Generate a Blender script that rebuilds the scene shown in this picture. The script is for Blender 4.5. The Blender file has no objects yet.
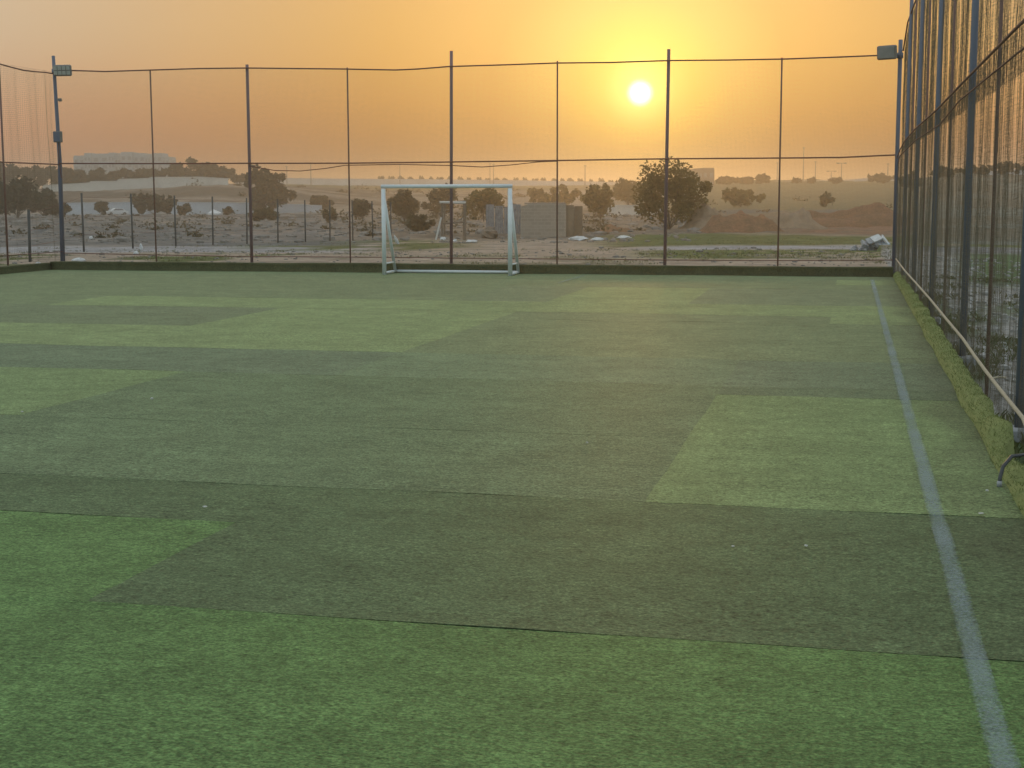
import bpy, math, random
import numpy as np
from mathutils import Vector, noise as mnoise

random.seed(7)
rng = np.random.default_rng(7)
S = bpy.context.scene
COL = S.collection
PI = math.pi

# ------------------------------------------------------------------ camera numbers
F_PX, PITCH, YAW, ROLL, EYE = 1466.98, 0.126775, 0.224435, -0.002162, 1.65
RGT = Vector((math.cos(YAW), math.sin(YAW), 0))
FWD0 = Vector((-math.sin(YAW), math.cos(YAW), 0))
FWD = (FWD0 * math.cos(PITCH) + Vector((0, 0, -math.sin(PITCH)))).normalized()
UPV = RGT.cross(FWD)
R2 = RGT * math.cos(ROLL) + UPV * math.sin(ROLL)
U2 = -RGT * math.sin(ROLL) + UPV * math.cos(ROLL)
SUN_EL, SUN_AZ = math.radians(3.93), math.radians(-7.93)      # azimuth clockwise from +Y
SUN = Vector((math.sin(SUN_AZ) * math.cos(SUN_EL), math.cos(SUN_AZ) * math.cos(SUN_EL), math.sin(SUN_EL)))


def ray(px, py):
    return FWD + R2 * ((px - 512) / F_PX) + U2 * ((384 - py) / F_PX)


def at(px, py, D):
    """world point seen at a pixel of the photograph, D metres ahead of the eye"""
    d = ray(px, py)
    return Vector((0, 0, EYE)) + d * (D / d.dot(FWD0))


def ground_at(px, py, z=0.0):
    d = ray(px, py)
    return Vector((0, 0, EYE)) + d * ((z - EYE) / d.z)


# ------------------------------------------------------------------ bookkeeping
def tag(o, label=None, cat=None, group=None, kind=None):
    if label: o['label'] = label
    if cat: o['category'] = cat
    if group: o['group'] = group
    if kind: o['kind'] = kind
    return o


def link_mesh(name, verts, faces, mat=None, parent=None, loc=None, smooth=False, cols=None):
    me = bpy.data.meshes.new(name)
    me.from_pydata([tuple(v) for v in verts], [], faces)
    if cols is not None:
        a = me.color_attributes.new('tint', 'FLOAT_COLOR', 'POINT')
        a.data.foreach_set('color', np.asarray(cols, dtype=np.float32).ravel())
    if smooth:
        me.polygons.foreach_set('use_smooth', [True] * len(me.polygons))
    me.update()
    o = bpy.data.objects.new(name, me)
    COL.objects.link(o)
    if mat:
        me.materials.append(mat)
    if parent:
        o.parent = parent
    if loc is not None:
        o.location = loc
    return o


def empty(name, loc, rz=0.0):
    o = bpy.data.objects.new(name, None)
    COL.objects.link(o)
    o.location = loc
    o.rotation_euler = (0, 0, rz)
    o.empty_display_size = 0.2
    return o


class MB:
    """collects simple solids, then links them as one mesh object"""
    def __init__(self):
        self.v, self.f = [], []

    def add(self, vs, fs):
        n = len(self.v)
        self.v += [Vector(p) for p in vs]
        self.f += [tuple(i + n for i in f) for f in fs]
        return self

    def box(self, c, s, rz=0.0, taper=1.0):
        cx, cy, cz = c
        hx, hy, hz = s[0] / 2, s[1] / 2, s[2] / 2
        cs, sn = math.cos(rz), math.sin(rz)
        vs = []
        for dz, k in ((-hz, 1.0), (hz, taper)):
            for dx, dy in ((-hx, -hy), (hx, -hy), (hx, hy), (-hx, hy)):
                x, y = dx * k, dy * k
                vs.append((cx + x * cs - y * sn, cy + x * sn + y * cs, cz + dz))
        return self.add(vs, [(0, 3, 2, 1), (4, 5, 6, 7), (0, 1, 5, 4), (1, 2, 6, 5), (2, 3, 7, 6), (3, 0, 4, 7)])

    def rbox(self, c, s, b, rz=0.0):
        """box with chamfered vertical edges and top/bottom rims"""
        cx, cy, cz = c
        hx, hy, hz = s[0] / 2, s[1] / 2, s[2] / 2
        cs, sn = math.cos(rz), math.sin(rz)
        rings = []
        for z, i in ((-hz, b), (-hz + b, 0), (hz - b, 0), (hz, b)):
            x, y = hx - i, hy - i
            pts = [(-x + b, -y), (x - b, -y), (x, -y + b), (x, y - b), (x - b, y), (-x + b, y), (-x, y - b), (-x, -y + b)]
            rings.append([(cx + px * cs - py * sn, cy + px * sn + py * cs, cz + z) for px, py in pts])
        vs = [p for r in rings for p in r]
        fs = []
        for k in range(3):
            for j in range(8):
                fs.append((k * 8 + j, k * 8 + (j + 1) % 8, k * 8 + 8 + (j + 1) % 8, k * 8 + 8 + j))
        fs.append(tuple(range(7, -1, -1)))
        fs.append(tuple(range(24, 32)))
        return self.add(vs, fs)

    def tube(self, pts, r, n=8, cap=True):
        pts = [Vector(p) for p in pts]
        rs = r if isinstance(r, (list, tuple)) else [r] * len(pts)
        vs, fs = [], []
        ref = None
        for i, p in enumerate(pts):
            t = (pts[min(i + 1, len(pts) - 1)] - pts[max(i - 1, 0)]).normalized()
            if ref is None:
                ref = Vector((1, 0, 0)) if abs(t.x) < 0.8 else Vector((0, 0, 1))
            a = (ref - t * ref.dot(t)).normalized()
            b = t.cross(a)
            ref = a
            for k in range(n):
                w = 2 * PI * k / n
                vs.append(p + (a * math.cos(w) + b * math.sin(w)) * rs[i])
        for i in range(len(pts) - 1):
            for k in range(n):
                fs.append((i * n + k, i * n + (k + 1) % n, i * n + n + (k + 1) % n, i * n + n + k))
        if cap:
            fs.append(tuple(range(n - 1, -1, -1)))
            m = (len(pts) - 1) * n
            fs.append(tuple(range(m, m + n)))
        return self.add(vs, fs)

    def lump(self, c, s, seed, n=8, m=5, amp=0.25):
        vs, fs = [], []
        for j in range(m + 1):
            th = PI * j / m
            for k in range(n):
                w = 2 * PI * k / n
                d = Vector((math.sin(th) * math.cos(w), math.sin(th) * math.sin(w), math.cos(th)))
                q = 1 + amp * mnoise.noise(d * 1.7 + Vector((seed * 3.1, seed * 1.7, 0)))
                vs.append((c[0] + d.x * s[0] * q, c[1] + d.y * s[1] * q, c[2] + d.z * s[2] * q))
        for j in range(m):
            for k in range(n):
                fs.append((j * n + k, j * n + n + k, j * n + n + (k + 1) % n, j * n + (k + 1) % n))
        return self.add(vs, fs)

    def build(self, name, mat, parent=None, smooth=False):
        return link_mesh(name, self.v, self.f, mat, parent, smooth=smooth)


# ------------------------------------------------------------------ materials
def mat(name, col, rough=0.8, var=0.25, scale=6.0, bump=0.0, bscale=None, metal=0.0, attr=False, stretch=(1, 1, 1),
        col2=None, fine=None, spec=0.5, translucent=0.0, sheen=0.0):
    m = bpy.data.materials.new(name)
    m.use_nodes = True
    nt = m.node_tree
    N, L = nt.nodes, nt.links
    bs = N['Principled BSDF']
    bs.inputs['Roughness'].default_value = rough
    bs.inputs['Metallic'].default_value = metal
    bs.inputs['Specular IOR Level'].default_value = spec
    if sheen:
        bs.inputs['Sheen Weight'].default_value = sheen
        bs.inputs['Sheen Roughness'].default_value = 0.45
        bs.inputs['Sheen Tint'].default_value = (0.95, 1.0, 0.75, 1)
    tc = N.new('ShaderNodeTexCoord')
    mp = N.new('ShaderNodeMapping')
    mp.inputs['Scale'].default_value = stretch
    L.new(tc.outputs['Object'], mp.inputs['Vector'])
    nz = N.new('ShaderNodeTexNoise')
    nz.inputs['Scale'].default_value = scale
    nz.inputs['Detail'].default_value = 6
    nz.inputs['Roughness'].default_value = 0.62
    L.new(mp.outputs[0], nz.inputs['Vector'])
    base = N.new('ShaderNodeMix'); base.data_type = 'RGBA'
    c2 = col2 or tuple(c * 0.55 for c in col)
    if attr:
        at_ = N.new('ShaderNodeAttribute'); at_.attribute_name = 'tint'
        k = N.new('ShaderNodeMix'); k.data_type = 'RGBA'; k.blend_type = 'MULTIPLY'
        k.inputs[0].default_value = 1.0
        L.new(at_.outputs['Color'], k.inputs[6])
        k.inputs[7].default_value = (1 - var, 1 - var, 1 - var, 1)
        L.new(at_.outputs['Color'], base.inputs[6])
        L.new(k.outputs[2], base.inputs[7])
    else:
        base.inputs[6].default_value = (*col, 1)
        base.inputs[7].default_value = (*c2, 1)
    rmp = N.new('ShaderNodeMapRange')
    rmp.inputs[1].default_value = 0.35; rmp.inputs[2].default_value = 0.68
    rmp.inputs[3].default_value = 0.0; rmp.inputs[4].default_value = 1.0 if attr else min(1.0, var * 2)
    L.new(nz.outputs[0], rmp.inputs[0])
    L.new(rmp.outputs[0], base.inputs[0])
    out = base.outputs[2]
    for fs, fa in ([fine] if isinstance(fine, tuple) else (fine or [])):
        n2 = N.new('ShaderNodeTexNoise')
        n2.inputs['Scale'].default_value = fs
        n2.inputs['Detail'].default_value = 4
        n2.inputs['Roughness'].default_value = 0.7
        L.new(mp.outputs[0], n2.inputs['Vector'])
        r2 = N.new('ShaderNodeMapRange')
        r2.inputs[1].default_value = 0.3; r2.inputs[2].default_value = 0.7
        r2.inputs[3].default_value = 1 - fa; r2.inputs[4].default_value = 1 + fa
        L.new(n2.outputs[0], r2.inputs[0])
        mm = N.new('ShaderNodeMix'); mm.data_type = 'RGBA'; mm.blend_type = 'MULTIPLY'
        mm.inputs[0].default_value = 1.0
        L.new(out, mm.inputs[6]); L.new(r2.outputs[0], mm.inputs[7])
        out = mm.outputs[2]
    L.new(out, bs.inputs['Base Color'])
    if bump:
        nb = N.new('ShaderNodeTexNoise')
        nb.inputs['Scale'].default_value = bscale or scale * 4
        nb.inputs['Detail'].default_value = 5
        L.new(mp.outputs[0], nb.inputs['Vector'])
        bp = N.new('ShaderNodeBump')
        bp.inputs['Strength'].default_value = bump
        bp.inputs['Distance'].default_value = 0.02
        L.new(nb.outputs[0], bp.inputs['Height'])
        L.new(bp.outputs[0], bs.inputs['Normal'])
    if translucent:
        tr = N.new('ShaderNodeBsdfTranslucent')
        L.new(out, tr.inputs['Color'])
        mx = N.new('ShaderNodeMixShader'); mx.inputs[0].default_value = translucent
        L.new(bs.outputs[0], mx.inputs[1]); L.new(tr.outputs[0], mx.inputs[2])
        L.new(mx.outputs[0], N['Material Output'].inputs['Surface'])
    return m


M = {}
M['terrain'] = mat('terrain_soil', (1, 1, 1), 0.95, 0.45, 0.6, 0.5, 3.0, attr=True, fine=(4.0, 0.35), spec=0.1)
M['turf'] = mat('artificial_turf', (1, 1, 1), 0.62, 0.16, 1.1, 0.7, 60.0, attr=True, stretch=(0.8, 1, 1), fine=[(85.0, 0.7), (30.0, 0.45), (6.0, 0.2), (2.0, 0.12)], spec=0.10)
M['backing'] = mat('turf_backing', (0.018, 0.022, 0.014), 0.95, 0.3, 4.0)
M['verge'] = mat('verge_turf', (0.20, 0.225, 0.075), 0.8, 0.25, 3.0, 0.4, 60.0, col2=(0.14, 0.165, 0.055), fine=(60, 0.3), spec=0.2)
M['kerbturf'] = mat('kerb_turf', (0.115, 0.115, 0.06), 0.9, 0.3, 4.0, 0.6, 60.0, fine=(40, 0.4), spec=0.2)
M['line'] = None
M['goal'] = mat('white_goal_paint', (0.66, 0.68, 0.68), 0.5, 0.12, 9.0)
M['post'] = mat('blue_grey_post_paint', (0.105, 0.122, 0.165), 0.55, 0.2, 4.0, col2=(0.10, 0.10, 0.12), metal=0.0)
M['farpost'] = mat('dull_maroon_post_paint', (0.21, 0.12, 0.115), 0.6, 0.3, 2.0, col2=(0.13, 0.11, 0.12))
M['thin'] = mat('brown_rusty_pipe', (0.19, 0.105, 0.08), 0.7, 0.3, 7.0)
M['cord'] = mat('dark_cord', (0.17, 0.08, 0.06), 0.9, 0.2, 20.0)
M['net'] = mat('dark_net_twine', (0.17, 0.14, 0.085), 0.7, 0.2, 3.0, spec=0.4, translucent=0.25)
M['rope'] = mat('tan_rope', (0.46, 0.38, 0.27), 0.85, 0.25, 30.0, 0.3, 90)
M['hose'] = mat('black_hose', (0.045, 0.048, 0.05), 0.4, 0.3, 10.0)
M['lampbody'] = mat('grey_lamp_housing', (0.165, 0.16, 0.14), 0.5, 0.2, 12.0)
M['lampglass'] = mat('lamp_lens', (0.34, 0.35, 0.30), 0.3, 0.2, 30.0)
M['lampglass2'] = mat('plain_lamp_glass', (0.22, 0.215, 0.195), 0.4, 0.2, 8.0)
M['leaf'] = mat('dusty_green_leaves', (0.085, 0.085, 0.045), 0.75, 0.4, 0.9, col2=(0.028, 0.036, 0.018), translucent=0.25, spec=0.2)
M['leafdark'] = mat('dark_green_leaves', (0.038, 0.047, 0.028), 0.8, 0.4, 0.5, col2=(0.022, 0.028, 0.018), translucent=0.15, spec=0.2)
M['leafolive'] = mat('olive_leaves', (0.15, 0.125, 0.042), 0.75, 0.4, 1.2, col2=(0.09, 0.08, 0.03), translucent=0.55, spec=0.2)
M['leafscrub'] = mat('dry_scrub_leaves', (0.12, 0.10, 0.06), 0.85, 0.4, 0.3, col2=(0.07, 0.065, 0.04), translucent=0.3, spec=0.1)
M['darkpost'] = mat('dark_fence_post', (0.075, 0.075, 0.072), 0.8, 0.3, 4.0)
M['bark'] = mat('grey_bark', (0.11, 0.085, 0.065), 0.9, 0.4, 8.0)
M['weed'] = mat('weed_leaves', (0.115, 0.14, 0.05), 0.8, 0.4, 1.5, col2=(0.17, 0.145, 0.075), translucent=0.25, spec=0.2)
M['rock'] = mat('pale_rock', (0.24, 0.215, 0.19), 0.95, 0.4, 3.0, 0.4, 14.0)
M['whitestone'] = mat('white_debris', (0.62, 0.61, 0.60), 0.8, 0.25, 5.0)
M['greydebris'] = mat('grey_debris', (0.36, 0.36, 0.37), 0.8, 0.45, 3.0, 0.4, 9.0)
M['earth'] = mat('red_earth', (0.225, 0.12, 0.07), 0.95, 0.45, 0.8, 0.6, 4.0, col2=(0.14, 0.09, 0.055), fine=(5, 0.3), spec=0.1)
M['sandheap'] = mat('pale_sand_heap', (0.27, 0.20, 0.14), 0.95, 0.35, 1.0, 0.5, 4.0, spec=0.1)
M['wallgrey'] = mat('blue_grey_render', (0.46, 0.50, 0.55), 0.85, 0.2, 0.35)
M['wallpale'] = mat('pale_render', (0.56, 0.54, 0.50), 0.85, 0.2, 0.3)
M['bldg'] = mat('pale_facade', (0.36, 0.40, 0.43), 0.8, 0.15, 0.2)
M['bldgbrown'] = mat('brown_facade', (0.22, 0.17, 0.13), 0.8, 0.15, 0.2)
M['window'] = mat('dark_window', (0.13, 0.14, 0.16), 0.25, 0.2, 1.0)
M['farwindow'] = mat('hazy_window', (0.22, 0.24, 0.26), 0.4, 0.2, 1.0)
M['bridge'] = mat('concrete_embankment', (0.60, 0.58, 0.56), 0.85, 0.2, 0.1)
M['wood'] = mat('weathered_wood', (0.20, 0.155, 0.115), 0.9, 0.35, 6.0)
M['metalpole'] = mat('galvanised_pole', (0.22, 0.20, 0.19), 0.6, 0.2, 4.0)
M['carwhite'] = mat('white_car_paint', (0.70, 0.71, 0.72), 0.3, 0.05, 2.0)
M['tyre'] = mat('tyre_rubber', (0.02, 0.02, 0.02), 0.8, 0.1, 5.0)
M['paper'] = mat('white_scrap', (0.5, 0.5, 0.46), 0.7, 0.15, 30.0)


def brick_mat():
    m = bpy.data.materials.new('block_masonry')
    m.use_nodes = True
    N, L = m.node_tree.nodes, m.node_tree.links
    bs = N['Principled BSDF']; bs.inputs['Roughness'].default_value = 0.95
    tc = N.new('ShaderNodeTexCoord')
    sp = N.new('ShaderNodeSeparateXYZ'); L.new(tc.outputs['Object'], sp.inputs[0])
    ad = N.new('ShaderNodeMath'); ad.operation = 'ADD'
    L.new(sp.outputs[0], ad.inputs[0]); L.new(sp.outputs[1], ad.inputs[1])
    cb = N.new('ShaderNodeCombineXYZ'); L.new(ad.outputs[0], cb.inputs[0]); L.new(sp.outputs[2], cb.inputs[1])
    br = N.new('ShaderNodeTexBrick')
    br.inputs['Scale'].default_value = 1.0
    br.inputs['Brick Width'].default_value = 0.42
    br.inputs['Row Height'].default_value = 0.21
    br.inputs['Mortar Size'].default_value = 0.02
    br.inputs['Color1'].default_value = (0.33, 0.275, 0.22, 1)
    br.inputs['Color2'].default_value = (0.28, 0.235, 0.19, 1)
    br.inputs['Mortar'].default_value = (0.36, 0.30, 0.24, 1)
    L.new(cb.outputs[0], br.inputs['Vector'])
    L.new(br.outputs['Color'], bs.inputs['Base Color'])
    return m


M['block'] = brick_mat()


def line_mat(xc, half):
    """worn white paint on pile: flecks of paint with soft edges, turf showing through"""
    m = bpy.data.materials.new('worn_line_paint')
    m.use_nodes = True
    N, L = m.node_tree.nodes, m.node_tree.links
    bs = N['Principled BSDF']; bs.inputs['Roughness'].default_value = 0.9
    bs.inputs['Base Color'].default_value = (0.33, 0.39, 0.40, 1)
    bs.inputs['Specular IOR Level'].default_value = 0.1
    tc = N.new('ShaderNodeTexCoord')

    def math_(op, a, b=None, c=None):
        n = N.new('ShaderNodeMath'); n.operation = op
        for i, v in enumerate((a, b, c)):
            if v is None: continue
            if isinstance(v, (int, float)): n.inputs[i].default_value = v
            else: L.new(v, n.inputs[i])
        return n.outputs[0]
    n1 = N.new('ShaderNodeTexNoise'); n1.inputs['Scale'].default_value = 75; n1.inputs['Detail'].default_value = 5
    n2 = N.new('ShaderNodeTexNoise'); n2.inputs['Scale'].default_value = 1.6; n2.inputs['Detail'].default_value = 4
    L.new(tc.outputs['Object'], n1.inputs[0]); L.new(tc.outputs['Object'], n2.inputs[0])
    sp = N.new('ShaderNodeSeparateXYZ'); L.new(tc.outputs['Object'], sp.inputs[0])
    e = math_('DIVIDE', math_('ABSOLUTE', math_('SUBTRACT', sp.outputs[0], xc)), half)
    q = math_('MULTIPLY_ADD', n1.outputs[0], 1.5, math_('MULTIPLY', n2.outputs[0], 1.15))
    q = math_('SUBTRACT', q, math_('MULTIPLY', math_('POWER', e, 3.0), 0.55))
    r = N.new('ShaderNodeMapRange'); r.inputs[1].default_value = 0.78; r.inputs[2].default_value = 1.45
    r.inputs[3].default_value = 0.0; r.inputs[4].default_value = 0.50
    L.new(q, r.inputs[0])
    tr = N.new('ShaderNodeBsdfTransparent')
    mx = N.new('ShaderNodeMixShader')
    L.new(r.outputs[0], mx.inputs[0]); L.new(tr.outputs[0], mx.inputs[1]); L.new(bs.outputs[0], mx.inputs[2])
    L.new(mx.outputs[0], N['Material Output'].inputs['Surface'])
    return m


# ------------------------------------------------------------------ numpy noise
def vnoise(x, y, seed=0):
    xi, yi = np.floor(x).astype(np.int64), np.floor(y).astype(np.int64)
    xf, yf = x - xi, y - yi
    u, v = xf * xf * (3 - 2 * xf), yf * yf * (3 - 2 * yf)

    def h(a, b):
        n = (a * 374761393 + b * 668265263 + seed * 982451653) & 0xFFFFFFFF
        n = ((n ^ (n >> 13)) * 1274126177) & 0xFFFFFFFF
        return ((n ^ (n >> 16)) & 0xFFFF) / 65535.0
    return (h(xi, yi) * (1 - u) + h(xi + 1, yi) * u) * (1 - v) + (h(xi, yi + 1) * (1 - u) + h(xi + 1, yi + 1) * u) * v


def fbm(x, y, seed=0, o=4):
    s = 0; a = 0.5
    for k in range(o):
        s = s + a * vnoise(x * 2 ** k, y * 2 ** k, seed + k)
        a *= 0.5
    return s - 0.47


def sstep(a, b, x):
    t = np.clip((x - a) / (b - a), 0, 1)
    return t * t * (3 - 2 * t)


# ------------------------------------------------------------------ terrain
_PD = np.array([0, 33, 36, 45, 60, 90, 130, 200, 300, 322, 400, 500, 700, 900, 2600])
_PL = np.array([-.10, -.10, -.05, -.15, -.5, -.9, -1.2, -1.6, -1.9, -1.6, 3.5, 4.6, 6.0, 7, 7])
_PC = np.array([-.10, -.10, -.05, -.15, -.5, -.9, -1.2, -1.5, -1.4, -1.0, 1.2, 3.6, 7.0, 8, 8])
_PR = np.array([-.10, -.10, -.05, -.15, -.45, -.85, -1.1, -1.0, 0.4, 0.8, 2.5, 5.2, 9.4, 10, 10])
_PX = np.array([-.15, -.18, -.2, -.25, -.4, -.6, -.7, 1.2, 5.6, 6.2, 8.0, 9.5, 11, 12, 12])


def terrain_z(x, y, bumps=True):
    x = np.asarray(x, float); y = np.asarray(y, float)
    lat = x * RGT.x + y * RGT.y
    fw = x * FWD0.x + y * FWD0.y
    D = np.hypot(lat, fw)
    Dp = np.maximum(fw, 0.3 * D)
    px = 512 + F_PX * lat / np.maximum(fw, 0.25 * D + 1e-6)
    zl, zc, zr, zx = (np.interp(Dp, _PD, t) for t in (_PL, _PC, _PR, _PX))
    a = sstep(200, 420, px); b = sstep(600, 740, px); c = sstep(880, 960, px)
    z = zl * (1 - a) + zc * a
    z = z * (1 - b) + zr * b
    z = z * (1 - c) + zx * c
    if bumps:
        amp = np.interp(Dp, [0, 36, 44, 62, 75, 120, 200, 300, 340, 600, 2600], [0, 0.02, .06, .03, .10, .40, .5, .25, .5, .6, 1.0])
        fr = np.interp(Dp, [0, 60, 150, 400], [1, .5, .25, .1])
        z = z + amp * 1.6 * fbm(x * 0.35, y * 0.22, 3) + amp * 0.9 * fbm(x * 0.06, y * 0.05, 9, 3)
    z = z + 1.6 * sstep(90, 230, px) * (1 - sstep(240, 420, px)) * sstep(325, 400, Dp)
    z = z - bumps * 0.0
    inside = (x > -18.5) & (x < 1.1) & (y > -30) & (y < 31.6)
    z = np.where(inside, -0.10, z)
    out = (x >= 1.1) & (D < 60)
    z = np.where(out, -0.13 + 0.09 * fbm(x * 1.2, y * 1.2, 21) - 0.02 * (x - 1.1), z) if bumps else z
    return z


def tz(p):
    return float(terrain_z(np.array([p[0]]), np.array([p[1]]))[0])


def make_terrain():
    fine = np.radians(np.arange(-24, 24.01, 0.12))
    coarse1 = np.radians(np.arange(24, 336, 3.0)) + 0.0
    ang = np.concatenate([fine, coarse1[1:]])
    rad = np.concatenate([np.linspace(2, 30, 24), np.linspace(30.5, 75, 110), np.geomspace(76, 700, 190), np.geomspace(720, 2500, 14)])
    A, R = np.meshgrid(ang, rad)
    lat, fw = R * np.sin(A), R * np.cos(A)
    X = lat * RGT.x + fw * FWD0.x
    Y = lat * RGT.y + fw * FWD0.y
    Z = terrain_z(X, Y)
    na, nr = len(ang), len(rad)
    V = np.stack([X.ravel(), Y.ravel(), Z.ravel()], 1)
    idx = np.arange(na * nr).reshape(nr, na)
    nxt = np.roll(idx, -1, axis=1)
    Fq = np.stack([idx[:-1].ravel(), nxt[:-1].ravel(), nxt[1:].ravel(), idx[1:].ravel()], 1)
    # ---- soil colours by place
    px = 512 + F_PX * lat / np.maximum(fw, 1e-3)
    D = fw
    n1 = fbm(X * 0.5, Y * 0.25, 31); n2 = fbm(X * 0.12, Y * 0.05, 37); n3 = fbm(X * 1.6, Y * 0.7, 41)
    sand = np.array([.37, .29, .225]); grey = np.array([.135, .142, .145]); grass = np.array([.105, .125, .045])
    brown = np.array([.155, .125, .095]); road = np.array([.35, .335, .34]); red = np.array([.25, .14, .09]); olive = np.array([.13, .125, .065])
    C = np.zeros(X.shape + (3,)) + sand

    def put(c, m):
        m = np.clip(m, 0, 1)[..., None]
        C[:] = C * (1 - m) + np.asarray(c) * m

    def band(a, b, s, v):
        return sstep(a - s, a + s, v) * (1 - sstep(b - s, b + s, v))
    left = 1 - sstep(300, 420, px); right = sstep(600, 680, px); mid = (1 - left) * (1 - right); far = sstep(895, 930, px)
    Dn = D * (1 + 0.10 * n2 + 0.05 * n1)
    # near weedy strip
    put(grass * 1.1, band(36, 52, 3, Dn) * sstep(-0.02, 0.10, n1 + 0.4 * n3) * (left + 0.35 * mid))
    put(road, band(54, 70, 3, Dn) * left)
    put(grass * 1.05, band(60, 86, 4, Dn) * sstep(200, 300, px) * (1 - sstep(430, 500, px)) * sstep(-.08, .08, n1 + .1))
    put(grey, (band(70, 310, 4, Dn)) * left * (0.88 + 0.8 * n1))
    put(road * 0.7, band(70, 310, 4, Dn) * left * sstep(.08, .2, n2 + .5 * n1) * 0.6)
    put(brown, band(88, 320, 6, Dn) * mid)
    put(sand * 0.8, band(90, 320, 6, Dn) * sstep(.05, .16, n1 + .6 * n2) * 0.7)
    # right-hand side
    put(grass * 1.25, band(43, 57, 1.5, Dn) * right * (1 - 0.8 * sstep(0.0, .1, n3 + n1) * sstep(730, 780, px)))
    put(road * 1.05, band(58, 66, 2, Dn) * right)
    put(grass * 1.1, band(67, 98, 4, Dn) * sstep(560, 640, px))
    put(brown, band(100, 220, 6, Dn) * right)
    put(red, band(105, 230, 8, D) * sstep(770, 820, px) * sstep(-.2, .02, n1 + n2))
    put(olive, sstep(200, 240, D) * sstep(560, 700, px) * 0.9)
    put(grey * 0.8, band(170, 240, 8, D) * right * sstep(.0, .1, n2))
    # hill at left
    put(sand * 0.75, sstep(318, 335, D) * (1 - sstep(520, 640, px)))
    put(brown * 0.8, sstep(320, 335, D) * (1 - sstep(520, 640, px)) * sstep(-.02, .08, fbm(X * .03, Y * .09, 51)))
    put(olive * 0.9, sstep(480, 560, D))
    # beyond the right-hand net
    nearr = (X > 1.0)
    g = np.where(nearr, sstep(-.06, .05, n3 + .5 * n1) * (1 - sstep(14, 19, D)), 0)
    put(np.array([.31, .295, .275]), np.where(nearr & (px > 880), 1 - sstep(48, 55, D), 0) * 1.0)
    put(np.array([.10, .135, .065]), g)
    put(np.array([.10, .135, .065]), np.where(px > 890, sstep(-.02, .08, n3 + n1 - .05) * 0.8 * (1 - sstep(24, 30, D)), 0) * nearr)
    put(np.array([.10, .15, .07]), far * band(30, 48, 2, D) * sstep(935, 985, px))
    put(np.array([.20, .20, .20]), far * band(48, 54, 1, D))
    put(np.array([.15, .165, .14]), far * sstep(55, 62, D))
    put(np.array([.13, .12, .09]), far * sstep(62, 80, D) * sstep(-.05, .05, n2))
    colv = np.concatenate([C.reshape(-1, 3), np.ones((na * nr, 1))], 1)
    o = link_mesh('ground', V, Fq.tolist(), M['terrain'], smooth=True, cols=colv)
    tag(o, kind='structure')


make_terrain()

# ------------------------------------------------------------------ turf pitch
PX0, PX1, PY1 = -18.3, 0.93, 31.15
LT = (0.116, 0.200, 0.066); DK = (0.101, 0.145, 0.067); MD = (0.107, 0.157, 0.068)


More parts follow.
